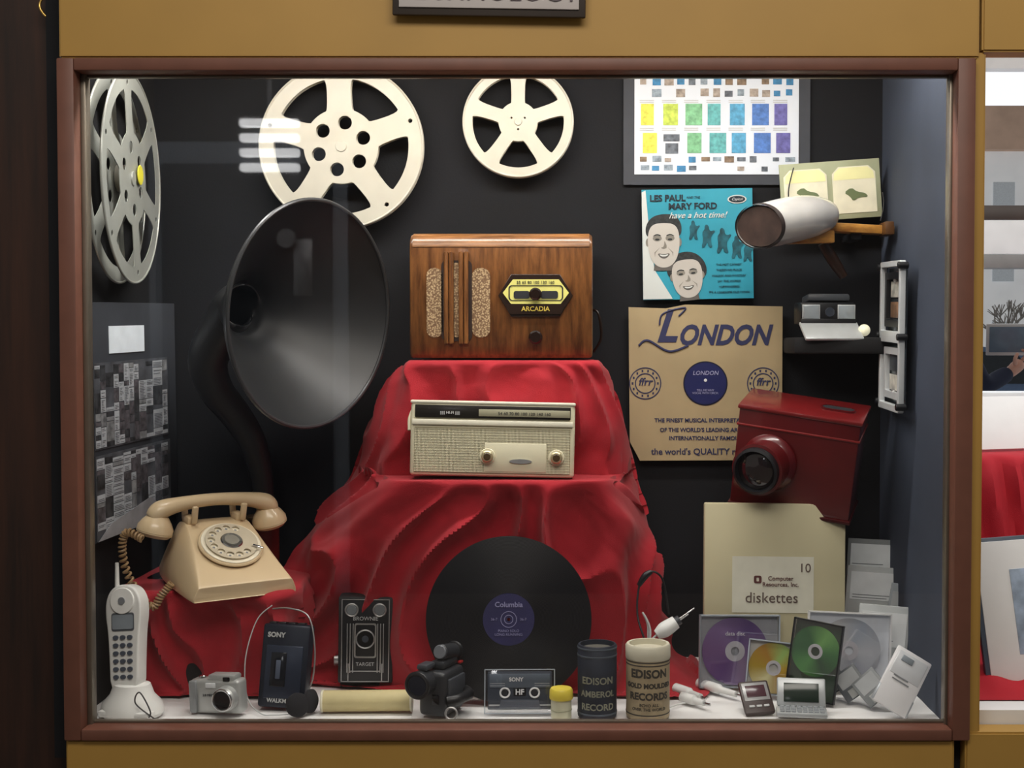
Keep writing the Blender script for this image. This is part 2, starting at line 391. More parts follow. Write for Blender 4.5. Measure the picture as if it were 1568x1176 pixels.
# ---------------------------------------------------------------- horn loudspeaker
hornm=M('horn_black','#232426',.45,var=.2,scale=10)
hn=T('gramophone_horn')
C=P(490,491,.17); n=Vector((.845,-.53,-.075)).normalized()
sp=[C,C-.012*n,C-.035*n,C-.07*n,C-.105*n,C-.14*n,C-.17*n,C-.195*n+Vector((0,0,-.006))]
rd=[.192,.184,.165,.132,.097,.066,.045,.036]
more=[(326,556,.30,.033),(336,606,.315,.028),(366,645,.335,.025),(394,690,.345,.022),(409,745,.355,.018),(413,790,.36,.015)]
sp+= [P(a,b,c) for a,b,c,d in more]; rd+=[d for *_,d in more]
h=hn.tube('bell_and_neck',sp,rd,hornm,n=72,res=6,cap=False)
md=h.modifiers.new('s','SOLIDIFY'); md.thickness=.003; md.offset=1
ringrot=n.to_track_quat('Z','Y').to_euler()
hn.lathe('rim_bead',[(.1925+.0035*math.cos(a*math.pi/4),.0035*math.sin(a*math.pi/4)) for a in range(9)],(0,0,0),M('horn_rim','#4b4c4e',.3,.5),n=96)
rb_=hn.e.children[-1]; rb_.matrix_local=Matrix.Translation(C)@ringrot.to_matrix().to_4x4()
bp=P(413,800,.36)
hn.cyl('nickel_collar',.010,.045,(bp.x,bp.y,bp.z-.01),steel)
hn.cyl('nickel_nut',.015,.018,(bp.x,bp.y,bp.z-.008),steel,n=6)
hn.cyl('collar_flange',.034,.006,(bp.x,bp.y,bp.z-.012),M('bronze','#8a6a4a',.35,.8))
hn.cyl('driver_unit',.027,bp.z-.015-Zr-.001,(bp.x,bp.y,Zr+.001),M('driver_red','#5d1a16',.4,var=.2))
# ---------------------------------------------------------------- wooden radio
walnut=wood_mat('walnut','#4A2A14','#8A5A30',(11,11,1.6),.3,7)
walnut2=wood_mat('walnut_light','#5d3a1e','#99683c',(1.5,10,14),.3)
y0=.262; wr=T('table_radio',Vector((P(783,562,y0).x,y0,Zt+.002)),(0,0,0))
s=S(y0); Wd=286*s; Hh=P(783,366,y0).z-Zt; Dp=.15
def wx(px): return (px-783)*s
def wz(py): return (562-py)*s
pr=[(.006,0.002),(0,.010),(0,Hh-.024)]+[(.024-.024*math.cos(R(a)),Hh-.024+.024*math.sin(R(a))) for a in range(15,91,15)]+[(Dp,Hh),(Dp,.002)]
vs=[];N=len(pr); xs=(-Wd/2,-Wd/2+.0015,-Wd/2+.006,Wd/2-.006,Wd/2-.0015,Wd/2); ks=(.005,.002,0,0,.002,.005)
for x,k in zip(xs,ks):
    for (yy,zz) in pr:
        cy,cz=Dp/2,Hh/2; vs.append((x,yy+(k if yy<cy else -k),zz+(k if zz<cz else -k)))
fs=[]
for j in range(5):
    for i in range(N): fs.append((j*N+i,(j+1)*N+i,(j+1)*N+(i+1)%N,j*N+(i+1)%N))
fs.append(tuple(range(N))); fs.append(tuple(reversed(range(5*N,6*N))))
mk('cabinet',vs,fs,walnut,wr.e,True)
pb=[(-.001,Hh-.024)]+[(.024-.025*math.cos(R(a)),Hh-.024+.025*math.sin(R(a))) for a in range(15,91,15)]+[(.08,Hh+.001)]
vs=[];fs=[]
for x in(-Wd/2+.006,Wd/2-.006):
    for a in pb: vs.append((x,a[0],a[1]))
L_=len(pb)
for i in range(L_-1): fs.append((i,i+L_,i+L_+1,i+1))
mk('top_veneer',vs,fs,walnut2,wr.e,True)
grc=check_mat('grille_cloth','#B89E78','#6e5238',300)
def rr_poly(x0,z0,x1,z1,r,n=5):
    o=[]
    for cx,cz,a in ((x1-r,z1-r,0),(x0+r,z1-r,90),(x0+r,z0+r,180),(x1-r,z0+r,270)):
        for i in range(n+1): o.append((cx+r*math.cos(R(a+90*i/n)),cz+r*math.sin(R(a+90*i/n))))
    return o
wr.prism('grille_opening',[rr_poly(wx(667),wz(528),wx(692),wz(420),.013)],.003,(0,-.0005,0),grc)
wr.prism('grille_opening',[rr_poly(wx(738),wz(528),wx(766),wz(420),.014)],.003,(0,-.0005,0),grc)
wr.prism('grille_opening',[rr_poly(wx(690),wz(534),wx(738),wz(408),.01)],.003,(0,-.0005,0),M('grille_dark','#2a160c',.5))
for xx,r_ in ((698,.0042),(706,.0042),(721,.0042),(729,.0042)):
    wr.tube('grille_bar',[(wx(xx),-.003,wz(534)),(wx(xx),-.006,wz(526)),(wx(xx),-.006,wz(408)),(wx(xx),-.002,wz(398))],r_,walnut,res=3)
wr.prism('grille_opening_mid',[rr_poly(wx(710),wz(528),wx(717),wz(412),.003)],.003,(0,-.0015,0),grc)
bz=M('bezel_brown','#24160f',.3)
hx=lambda x0,x1,z0,z1,k:[(x0,(z0+z1)/2),(x0+k,z0),(x1-k,z0),(x1,(z0+z1)/2),(x1-k,z1),(x0+k,z1)]
wr.prism('dial_bezel',[hx(wx(780),wx(894),wz(495),wz(431),.022)],.005,(0,-.002,0),bz,bev=.001)
dialy=M('dial_yellow','#D2CC74',.4,emit=.12)
wr.prism('dial_plate',[hx(wx(786),wx(889),wz(480),wz(438),.018)],.002,(0,-.0065,0),dialy)
wr.prism('dial_lower',[[(wx(797),wz(492)),(wx(876),wz(492)),(wx(884),wz(476)),(wx(788),wz(476))]],.002,(0,-.0068,0),bz)
for a,b in ((803,828),(845,872)):
    wr.prism('dial_slot',[rr_poly(wx(a),wz(468),wx(b),wz(456),.004)],.002,(0,-.0075,0),ink)
wr.prism('dial_scale_ring',[rr_poly(wx(795),wz(471),wx(880),wz(447),.006),rr_poly(wx(797),wz(470),wx(878),wz(448),.005)],.001,(0,-.008,0),ink)
wr.text('dial_numbers','55 65 80 100 130 160',.0075,(wx(837),-.008,wz(443)),ink)
wr.text('maker_lettering','ARCADIA',.0115,(wx(837),-.0085,wz(484)),M('gold_ink','#d9bf55',.4),bold=.0002)
knob=M('knob_bakelite','#1d100b',.25)
wr.cyl('tuning_knob',.011,.016,(wx(837),-.006,wz(461)),knob,(90,0,0),bev=.003)
wr.cyl('volume_knob',.012,.018,(wx(837),0,wz(528)),knob,(90,0,0),bev=.003)
wr.tube('power_cord',[(Wd/2-.005,Dp-.02,.09),(Wd/2+.012,Dp-.03,.085),(Wd/2+.018,Dp-.03,.04),(Wd/2+.004,Dp-.02,.012)],.0025,knob)
# ---------------------------------------------------------------- transistor radio
crm=M('cream_plastic','#DAD4B8',.35,var=.03)
pale=M('pale_plastic','#E8E4D0',.3)
y1=.163; tr=T('transistor_radio',Vector((P(768,745,y1).x,y1,Z2+.003)),(-3,1.2,0))
s=S(y1); W2=258*s; H2=.128; D2=.058
def tx(px): return (px-767)*s
def tz(py): return (745-py)*s
tr.box('body',(W2,D2,H2-.004),(0,D2/2,H2/2),crm,.006,seg=3)
tr.box('top_frame',(W2+.002,D2+.002,.006),(0,D2/2,H2-.001),pale,.003)
gb=M('grille_back','#8a8262',.6)
tr.quads('grille_recess',[(tx(645),tz(738),tx(889),tz(667))],gb,-.0006)
bars=[];x=tx(646)
while x<tx(888): bars.append((x,tz(737),x+.0014,tz(668))); x+=.0023
tr.quads('grille_bars',bars,crm,-.0018,.0015)
hb=[];z=tz(736)
while z<tz(668): hb.append((tx(645),z,tx(889),z+.0006)); z+=.0045
tr.quads('grille_crossbars',hb,M('pale_plastic2','#DED8BC',.4),-.0021,.0006)
tr.box('plain_panel',(tx(852)-tx(755),.004,tz(690)-tz(735)),((tx(852)+tx(755))/2,-.001,(tz(690)+tz(735))/2),crm,.001)
tr.box('dial_window',(tx(890)-tx(646),.005,tz(632)-tz(652)),(0,-.001,(tz(632)+tz(652))/2-.0),M('dial_dark','#26231f',.2),.001)
tr.box('dial_strip',(tx(888)-tx(745),.002,.012),((tx(888)+tx(745))/2,-.004,tz(643)),M('dial_olive','#A5A188',.3),.0005)
tr.text('dial_scale','54 60 70 80 100 120 140 160',.0075,((tx(888)+tx(745))/2,-.0055,tz(644)),ink)
tr.text('maker_lettering','||||| HI-FI |||||',.0065,((tx(745)+tx(655))/2,-.0045,tz(644)),paper)
tr.box('mid_trim',(W2-.006,.004,.009),(0,-.002,tz(659)),pale,.001)
tr.prism('badge',[circ(tx(805+7),tz(718),.019,24,.004)],.002,(0,-.004,0),steel)
for kx in (760,868):
    tr.cyl('knob_skirt',.0135,.003,(tx(kx),-.001,tz(711)),crm,(90,0,0))
    tr.cyl('knob',.010,.012,(tx(kx),-.003,tz(711)),M('champagne','#C9BB96',.3,.6),(90,0,0),bev=.002)
    tr.cyl('knob_cap',.006,.014,(tx(kx),-.003,tz(711)),M('knob_brown','#4b3a24',.3),(90,0,0),bev=.001)
tr.tube('handle',[(-W2/2+.002,.03,H2-.01),(-W2/2-.004,.02,H2-.03),(-W2/2-.003,.012,H2-.05)],.003,crm)
# ---------------------------------------------------------------- gramophone record
vinyl=wave_mat('vinyl','#0b0b0e','#17171b',160,'Y',.3,'RINGS',.2,.8,.25)
rc=T('gramophone_record',Vector((P(795,975,.122).x,.119,F+.002+.138)),(-8,0,0))
rc.prism('disc',[circ(0,0,.138,96),circ(0,0,.003,12)],.002,(0,0,0),vinyl)
lb=M('label_blue','#24224C',.5,var=.15)
rc.prism('label',[circ(0,0,.043,64),circ(0,0,.003,12)],.0006,(0,-.0014,0),lb)
lt=M('label_ink','#8583a8',.6)
rc.prism('label_ring',[circ(0,0,.0135,40),circ(0,0,.0125,40)],.0004,(0,-.0019,0),lt)
rc.prism('label_ring',[circ(0,0,.0075,30),circ(0,0,.0065,30)],.0004,(0,-.0019,0),lt)
rc.text('label_title','Columbia',.012,(0,-.002,.024),lt,bold=.0002)
rc.text('label_text','PIANO SOLO\nLONG RUNNING',.006,(0,-.002,-.022),lt)
for a in (150,30): rc.text('label_side','36-7',.006,(.028*math.cos(R(a)),-.002,.028*math.sin(R(a))-.014),lt)
# ---------------------------------------------------------------- rotary telephone
PS=.94
tp=T('rotary_telephone',Vector((P(347,900,.185).x,.190,Zr+.004)),(5,0,36)); tp.e.scale=(PS,PS,PS)
tp.box('rear_foot',(.12,.02,.016),(0,.09,-.010),M('rubber_foot','#3a342c',.8),.003)
secs=[(-.108,.090,.012,.085),(-.111,.094,.026,.086),(-.088,.096,.04,.080),(-.03,.096,.072,.071),(.02,.094,.100,.064),(.045,.092,.108,.062),(.075,.088,.104,.060),(.10,.084,.07,.062),(.108,.080,.03,.066)]
vs=[];fs=[];K=None
for (yy,hb,zt,ht) in secs:
    ring_=[(-hb,0),(-hb*1.0,zt*.25),(-(hb*.4+ht*.6),zt*.75),(-ht,zt*.95),(-ht*.93,zt),(-ht*.4,zt*1.01),(ht*.4,zt*1.01),(ht*.93,zt),(ht,zt*.95),((hb*.4+ht*.6),zt*.75),(hb,zt*.25),(hb,0)]
    K=len(ring_); vs+=[(a,yy,b) for a,b in ring_]
for j in range(len(secs)-1):
    for i in range(K): fs.append((j*K+i,j*K+(i+1)%K,(j+1)*K+(i+1)%K,(j+1)*K+i))
fs.append(tuple(reversed(range(K)))); fs.append(tuple(range((len(secs)-1)*K,len(secs)*K)))
b=mk('housing',vs,fs,beige,tp.e,True); mm=b.modifiers.new('b','BEVEL'); mm.width=.003; mm.segments=2
mm=b.modifiers.new('s','SUBSURF'); mm.levels=2; mm.render_levels=2
ang=math.degrees(math.atan2(.060,.108)); cy=-.032; cz=.077
dm=Matrix.Translation((0,cy,cz))@Euler((R(ang),0,0)).to_matrix().to_4x4()
def dialpart(ob): ob.data.transform(dm)
dialpart(tp.cyl('dial_base',.058,.006,(0,0,-.002),beige,n=48,bev=.002))
dialpart(tp.cyl('dial_number_plate',.054,.002,(0,0,.004),M('dial_ivory','#EFE6CF',.4),n=48))
t_=tp.prism('finger_wheel',[circ(0,0,.047,64)]+[circ(.036*math.cos(R(60+a*27)),.036*math.sin(R(60+a*27)),.0066,18) for a in range(10)],.0015,(0,0,0),M('dial_clear','#CDC1A9',.2))
t_.data.transform(Euler((R(-90),0,0)).to_matrix().to_4x4()); t_.data.transform(Matrix.Translation((0,0,.0095))); dialpart(t_)
for a in range(10):
    q=tp.cyl('number_dot',.0025,.0006,(.036*math.cos(R(60+a*27)),.036*math.sin(R(60+a*27)),.006),grey,n=10); dialpart(q)
dialpart(tp.cyl('dial_center',.020,.004,(0,0,.009),chrome,n=32,bev=.002)); dialpart(tp.cyl('dial_card',.013,.001,(0,0,.013),M('dial_card','#8f8b80',.3)))
dialpart(tp.box('finger_stop',(.004,.02,.003),(.041,-.024,.013),chrome,.001,rot=(0,0,55)))
for sx in (-1,1):
    tp.box('cradle_arm',(.020,.034,.018),(sx*.046,.052,.110),beige,.006)
    tp.box('cradle_prong',(.012,.009,.034),(sx*.046,.026,.124),beige,.004,rot=(12,0,0))
    tp.box('cradle_prong',(.012,.009,.034),(sx*.046,.079,.122),beige,.004,rot=(-12,0,0))
hy=.053
tp.tube('handset_grip',[(-.112,hy,.118),(-.100,hy,.132),(-.06,hy,.141),(0,hy,.145),(.06,hy,.141),(.100,hy,.132),(.112,hy,.118)],[.017,.020,.0155,.0135,.0155,.020,.017],beige,n=20,flat=.85)
for sx,nm in ((-1,'handset_mouthpiece'),(1,'handset_earpiece')):
    tp.lathe(nm,[(.0001,0),(.026,.0),(.032,.006),(.032,.017),(.026,.028),(.018,.038),(.0001,.042)],(sx*.112,hy,.085),beige,(0,sx*-14,0))
    tp.cyl('handset_cap_ring',.0325,.002,(sx*.110,hy,.0925),M('beige_dark','#b79f78',.4),(0,sx*-14,0))  # cap ring in a darker beige
def helix(pts,rad,turns,wire,name,mat,t):
    pts=[Vector(p) for p in pts]; N=int(turns*12); out=[]
    L=len(pts)-1
    for i in range(N+1):
        u=i/N*L; p=cat(pts,u); q=cat(pts,min(u+.02,L)); q0=cat(pts,max(u-.02,0)); d=(q-q0).normalized()
        a=d.cross(Vector((0,1,0))).normalized(); bb=d.cross(a); th=2*math.pi*turns*i/N
        out.append(p+a*rad*math.cos(th)+bb*rad*math.sin(th))
    t._sweep(name,out,[wire]*len(out),mat,6,True)
cordm=M('cord_brown','#9c7f5a',.4)
inv=(Matrix.Translation(tp.e.location)@tp.e.rotation_euler.to_matrix().to_4x4()@Matrix.Scale(PS,4)).inverted()
wp=[inv@P(*a) for a in [(222,842,.07),(198,832,.08),(191,860,.085),(203,905,.09),(236,948,.10),(252,930,.105),(268,912,.11)]]
helix(wp,.0055,34,.0022,'coiled_cord',cordm,tp)
# ---------------------------------------------------------------- cordless phone
g=G(215,1112); cp=T('cordless_phone',Vector((g.x-.002,.048,F+.001)),(0,0,-12))
cp.lathe('charging_base',[(.0001,0),(.048,0),(.052,.006),(.049,.02),(.036,.034),(.03,.05),(.024,.052),(.0001,.052)],(0,.0,0),whitep,scale=(1,.82,1))
cp.box('base_foot',(.09,.05,.012),(.004,-.012,.008),whitep,.005)
hm=Matrix.Translation((-.004,-.004,.035))@Euler((R(-8),R(-5),0)).to_matrix().to_4x4()
def hpart(ob): ob.data.transform(hm); return ob
prof=[(-.021,0),(.021,0),(.023,.06),(.025,.10),(.029,.125),(.028,.15),(.018,.167),(0,.172),(-.018,.167),(-.028,.15),(-.029,.125),(-.025,.10),(-.023,.06)]
hpart(cp.prism('handset',[chaikin(prof,2)],.022,(0,0,0),whitep,bev=.003))
hpart(cp.prism('earpiece',[circ(0,.148,.020,32)],.004,(0,-.014,0),M('ear_white','#f2f2ee',.3),bev=.001))
hpart(cp.prism('earpiece_slot',[circ(0,.148,.006,20)],.002,(0,-.0175,0),grey))
hpart(cp.prism('display',[rr_poly(-.018,.103,.018,.126,.003)],.003,(0,-.0145,0),M('lcd_grey','#8b949c',.2)))
hpart(cp.prism('display_bezel',[rr_poly(-.02,.100,.02,.129,.004)],.002,(0,-.0138,0),M('ink_grey','#55595f',.4)))
keys=M('key_grey','#4d5460',.4)
for r_ in range(6):
    for c_ in range(3):
        hpart(cp.prism('key',[circ(-.0125+.0125*c_,.09-.0125*r_,.0047,14,.0036)],.004,(0,-.0145,0),keys))
hpart(cp.cyl('antenna',.0042,.06,(-.02,.003,.150),whitep,r2=.003)) ; hpart(cp.box('antenna_base',(.012,.014,.03),(-.021,.003,.148),whitep,.004))
cp.tube('base_cable',[(.045,-.03,.004),(.055,-.04,.02),(.04,-.045,.05),(.03,-.04,.03),(.06,-.03,.003)],.0012,M('cable_grey','#4a4a4a'))
# ---------------------------------------------------------------- walkman
g=G(440,1110); wk=T('cassette_player',Vector((g.x,g.y+.01,F+.002)),(-10,2,-6))
wkm=M('player_blue','#1d2330',.35,.3,var=.1); 
wk.box('body',(.080,.028,.135),(0,0,.0675),wkm,.005)
wk.box('door_panel',(.062,.004,.085),(0,-.0145,.058),M('player_blue2','#2c3445',.3,.3),.002)
wk.box('tape_window',(.026,.003,.055),(-.008,-.0165,.062),M('window_dark','#10141c',.1),.002)
wk.box('hub_slot',(.008,.003,.03),(-.008,-.0175,.062),M('slate','#515a6b',.3),.001)
wk.text('brand_lettering','SONY',.011,(-.016,-.0145,.117),lgrey,bold=.0004)
wk.text('model_lettering','WALKMAN',.009,(0,-.0175,.012),lgrey,bold=.0002)
for i in range(4): wk.box('button',(.012,.016,.004),(-.026+.016*i,0,.136),black,.001)
hb_=T('headphones',Vector((g.x+.027,g.y-.012,F+.0)),(0,0,0))
hb_.tube('headband',[(-.048,.045,.160),(-.015,.02,.166),(.018,.01,.155),(.030,.0,.11),(.028,-.004,.06),(.014,-.006,.02)],.0013,steel)
hb_.lathe('ear_pad',[(.0001,0),(.014,0),(.019,.004),(.019,.009),(.014,.013),(.0001,.014)],(.018,-.004,.020),M('foam','#1b1b20',.95,bump=.4),(20,85,0))
hb_.lathe('ear_pad',[(.0001,0),(.014,0),(.019,.004),(.019,.009),(.014,.013),(.0001,.014)],(.004,-.022,.019),M('foam','#1b1b20'),(80,20,30))
hb_.tube('cable',[(.0,-.02,.004),(-.03,-.025,.003),(-.055,-.015,.003),(-.085,.02,.02),(-.09,.03,.08),(-.075,.045,.14),(-.05,.05,.165)],.001,lgrey)
# ---------------------------------------------------------------- compact digital camera
g=G(340,1118); dc=T('compact_digital_camera',Vector((g.x+.0,g.y+.015,F+.002)),(0,-3,-16))
sil=M('silver_plastic','#B4B6B4',.35,.4); 
dc.box('body',(.090,.028,.055),(0,0,.0275),sil,.006,seg=3)
dc.box('top_housing',(.05,.024,.01),(.012,0,.058),sil,.004)
dc.box('grip',(.014,.034,.053),(-.038,-.002,.0275),M('silver2','#8f9294',.4,.3),.004)
dc.cyl('lens_barrel',.020,.018,(.024,-.012,.027),sil,(90,0,0),bev=.003)
dc.ring('lens_ring',.0165,.002,(.024,-.031,.027),chrome)
dc.cyl('lens_glass',.0145,.003,(.024,-.0285,.027),M('lens_black','#0c0d12',.08),(90,0,0))
dc.box('viewfinder',(.012,.003,.007),(.022,-.0125,.056),M('lens_black','#0c0d12'),.001)
dc.box('flash',(.018,.003,.008),(-.006,-.0145,.046),M('flash_white','#dfe2e4',.15),.001)
dc.cyl('shutter_button',.006,.004,(-.028,0,.055),chrome)
dc.text('lettering','2.0 MEGA',.0055,(-.01,-.0146,.03),dgrey)
# ---------------------------------------------------------------- box camera
g=G(573,1074); bx=T('box_camera',Vector((g.x,.195,F+.012)),(0,1,3))
leath=M('leatherette','#191a1d',.6,bump=.4,bscale=400)
bx.box('stand_block',(.09,.06,.012),(0,.05,-.006),blackm,.002)
bx.box('body',(.094,.105,.150),(0,.055,.075),leath,.003)
bx.box('face_plate',(.080,.003,.142),(0,.001,.075),black,.001)
for x_ in (-.031,-.026,-.021,.021,.026,.031):
    bx.box('stripe',(.0016,.002,.085),(x_,-.0015,.062),steel,.0004)
bx.prism('lens_frame',[rr_poly(-.019,.045,.019,.105,.004),rr_poly(-.0165,.0475,.0165,.1025,.003)],.002,(0,-.0015,0),steel)
bx.ring('lens_ring',.0155,.0014,(0,-.003,.078),steel)
bx.cyl('lens_glass',.0145,.003,(0,0,.078),M('lens_black','#0c0d12'),(90,0,0))
bx.cyl('lens_pupil',.006,.004,(0,0,.078),M('lens_grey','#3a3f48',.1),(90,0,0))
for x_ in (-.024,.024):
    bx.ring('finder_ring',.0105,.0016,(x_,-.001,.128),steel); bx.cyl('finder_glass',.009,.003,(x_,0,.128),M('finder_glass','#6f7478',.1),(90,0,0))
    bx.box('stripe_low',(.002,.002,.03),(x_*1.2,-.0015,.02),steel,.0004)
bx.text('lettering','BROWNIE',.0095,(0,-.002,.113),lgrey); bx.text('lettering','TARGET',.0085,(0,-.002,.034),lgrey)
bx.box('bottom_frame',(.05,.002,.002),(0,-.0015,.022),steel,.0004); bx.box('edge_trim',(.082,.002,.0015),(0,-.001,.146),steel,.0003); bx.box('edge_trim',(.082,.002,.0015),(0,-.001,.004),steel,.0003)
for x_ in(-.0405,.0405): bx.box('edge_trim',(.0015,.002,.142),(x_,-.001,.075),steel,.0003)
bx.tube('carry_strap',[(0,.02,.150),(0,.03,.158),(0,.08,.158),(0,.09,.150)],.004,leath,flat=.5)
bx.cyl('winding_knob',.011,.012,(-.047,.05,.03),steel,(0,-90,0))
# ---------------------------------------------------------------- piano roll
g=G(570,1112); pr_=T('piano_roll',Vector((g.x+.004,.066,F+.0185)),(0,0,2))
pr_.lathe('paper_roll',[(.0001,-.072),(.0165,-.072),(.017,-.070),(.017,.070),(.0165,.072),(.0001,.072)],(0,0,0),M('roll_paper','#CDBF8E',.6,var=.08),(0,90,0))
pr_.cyl('roll_end',.018,.004,(-.074,0,0),M('roll_end','#E3DDC6',.5),(0,90,0)); pr_.cyl('roll_end',.018,.004,(.070,0,0),M('roll_end','#E3DDC6'),(0,90,0))
# ---------------------------------------------------------------- camcorder
g=G(680,1118); cc=T('camcorder',Vector((g.x,.048,F+.002)),(0,0,-22))
cm=M('camcorder_grey','#2b2d31',.4,var=.1)
cc.box('body',(.048,.070,.072),(.004,.014,.037),cm,.008,seg=3)
cc.box('battery',(.04,.010,.06),(.004,.053,.034),black,.004)
cc.box('tape_door',(.006,.055,.050),(.030,.016,.036),M('camcorder2','#3d4046',.4),.003)
cc.cyl('lens_barrel',.021,.030,(-.008,-.015,.056),cm,(90,0,0),bev=.003)
cc.ring('lens_hood',.0195,.003,(-.008,-.045,.056),black)
cc.cyl('lens_glass',.016,.002,(-.008,-.0435,.056),M('lens_blue','#141a2a',.05),(90,0,0))
cc.box('viewfinder_bridge',(.026,.05,.014),(.006,.02,.080),cm,.005)
cc.cyl('viewfinder_tube',.0125,.050,(.008,.050,.092),cm,(80,0,0),bev=.003); cc.ring('eyecup',.012,.004,(.008,.053,.092),black)
cc.cyl('viewfinder_cap',.011,.004,(.008,.003,.1005),M('cap_grey','#6e7278',.3),(80,0,0))
cc.box('microphone',(.02,.03,.010),(-.006,-.02,.082),M('camcorder2','#3d4046'),.004)
cc.tube('hand_strap',[(.03,-.016,.028),(.044,-.006,.03),(.046,.028,.03),(.03,.046,.03)],.009,black,n=10)
cc.ring('strap_ring',.009,.0018,(.042,-.026,.012),steel,(80,0,20)); cc.box('front_sensor',(.012,.002,.016),(.012,-.022,.03),M('lens_black','#0c0d12'),.001)
cc.box('rec_button',(.006,.01,.004),(.02,.05,.075),M('button_red','#a02020'),.001)
# ---------------------------------------------------------------- cassette
g=G(810,1118); cs=T('audio_cassette',Vector((g.x+.002,.05,F+.002)),(-8,0,1))
cs.box('shell',(.104,.010,.060),(0,.004,.036),M('cassette_shell','#3f4652',.35),.002)
cs.box('label_strip',(.098,.002,.022),(0,-.002,.052),M('cassette_label','#5a6470',.4),.0005)
cs.text('brand_lettering','SONY',.0085,(-.006,-.0035,.054),paper,bold=.0003); cs.text('type_lettering','HF',.012,(0,-.0035,.034),paper,bold=.0003)
cs.box('window',(.02,.002,.012),(0,-.0015,.034),M('window_dark','#10141c'),.0005)
for x_ in (-.024,.024):
    cs.ring('hub',.0075,.0015,(x_,-.0025,.033),paper,n=24); cs.cyl('hub_center',.005,.002,(x_,-.001,.033),ink,(90,0,0))
    cs.quads('lines',[(x_*1.5-.012,.044,x_*1.5+.012,.0446),(x_*1.5-.012,.0475,x_*1.5+.012,.0481)],lgrey,-.0034)
cs.quads('lower_stripe',[(-.05,.012,.05,.0145)],lgrey,-.0015)
cs.prism('lower_block',[[(-.034,.008),(.034,.008),(.03,.022),(-.03,.022)]],.003,(0,-.0025,0),M('cassette_shell2','#5a616c',.4))
cs.box('clear_case',(.114,.017,.070),(0,.003,.036),clearp,.001)
cs.quads('case_edges',[(-.057,.0,-.0555,.071),(.0555,0,.057,.071),(-.057,.0695,.057,.071),(-.057,0,.057,.0015)],M('case_edge','#aab2bb',.2),-.0062,.001)
# ---------------------------------------------------------------- film canister (yellow lid)
g=G(877,1117); fc=T('film_canister',Vector((g.x,.03,F+.001)))
fc.cyl('body',.0165,.032,(0,0,0),M('canister_body','#CFCDB2',.3),bev=.001)
fc.lathe('lid',[(.0001,.0),(.0185,0),(.019,.002),(.0185,.014),(.0165,.017),(.008,.0175),(.0001,.0165)],(0,0,.031),M('canister_lid','#E0CB4A',.4))
fc.ring('band',.0168,.0008,(0,0,.014),M('canister_body2','#a8a88e'),rot=(0,0,0))
# ---------------------------------------------------------------- phonograph cylinders
def curved_text(t,body,size,rad,z,mat,bold=0):
    ob=t.text('lettering',body,size,(0,0,z),mat,bold=bold,ext=.0002)
    for v in ob.data.vertices:
        th=v.co.x/rad; rr_=rad+(-v.co.y); v.co.x=rr_*math.sin(th); v.co.y=-rr_*math.cos(th)
g1=G(933,1117); pc=T('phonograph_cylinder',Vector((g1.x,.045,F+.001)))
nb=M('cylinder_navy','#1d2330',.6,var=.3,scale=40); nb2=M('cylinder_band','#4b535d',.6,var=.2)
pc.lathe('tube',[(.0001,.0),(.031,0),(.0315,.002),(.0315,.114),(.030,.116),(.0275,.116),(.0275,.106),(.0001,.106)],(0,0,0),nb)
pc.cyl('lid_top',.027,.002,(0,0,.1065),M('lid_grey','#5f5d55',.6))
for zz in (.110,.098,.006): pc.lathe('band',[(.0317,0),(.0321,.0005),(.0321,.0025),(.0317,.003)],(0,0,zz),nb2)
ci=M('cylinder_ink','#8c8d7c',.6)
curved_text(pc,'EDISON',.0155,.0319,.062,ci,.0003); curved_text(pc,'AMBEROL',.0135,.0319,.041,ci,.0003); curved_text(pc,'RECORD',.0145,.0319,.020,ci,.0003)
g2=G(1012,1117); pc2=T('phonograph_cylinder',Vector((g2.x,.045,F+.001)))
tb=M('cylinder_tan','#A8987A',.65,var=.2,scale=40); wh=M('cylinder_cream','#C9C4B0',.6)
pc2.lathe('tube',[(.0001,.0),(.0345,0),(.0352,.002),(.0352,.104)],(0,0,0),tb)
pc2.lathe('lid',[(.0356,.094),(.0362,.096),(.0362,.114),(.034,.117),(.0300,.117),(.0300,.108),(.0001,.108)],(0,0,0),wh)
dk=M('cylinder_brown','#3a3630',.6)
for zz in (.091,.086,.007): pc2.lathe('band',[(.0353,0),(.0357,.0004),(.0357,.0016),(.0353,.002)],(0,0,zz),dk)
curved_text(pc2,'EDISON',.018,.0356,.074,dk,.0007); curved_text(pc2,'GOLD MOULDED',.0105,.0356,.055,dk,.0005); curved_text(pc2,'RECORDS',.0155,.0356,.038,dk,.0006); curved_text(pc2,'ECHO ALL\nOVER THE WORLD',.0068,.0356,.021,dk,.0001)
# ---------------------------------------------------------------- flat helpers
def flat(name,cx,cy,y,rot=(0,0,0)):
    t=T(name,P(cx,cy,y),rot); s=S(y)
    t.lx=lambda px:(px-cx)*s
    t.lz=lambda py:(cy-py)*s*1.0
    return t
def rc_(t,a,b,c,d): return (t.lx(a),t.lz(d),t.lx(c),t.lz(b))
yp=YB-.006
po=flat('colour_poster',1125,200,yp)
po.quads('backing_board',[rc_(po,975,80,1265,288)],M('board_grey','#3F4249',.8),-.001,.004)
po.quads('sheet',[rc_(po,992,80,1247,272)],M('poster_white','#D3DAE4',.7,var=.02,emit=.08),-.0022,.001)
cols=['#DDD94F','#B5C94F','#74B084','#58A3A5','#4C97BE','#4670B4','#605C9E']
for i,c in enumerate(cols):
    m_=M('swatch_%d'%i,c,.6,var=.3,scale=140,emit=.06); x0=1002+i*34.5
    rl=[rc_(po,x0,163,x0+20+(i%3)*3,196)]
    if i!=1: rl+=[rc_(po,x0+3,208,x0+25+(i%2)*4,239)]
    po.quads('swatch',rl,m_,-.0030)
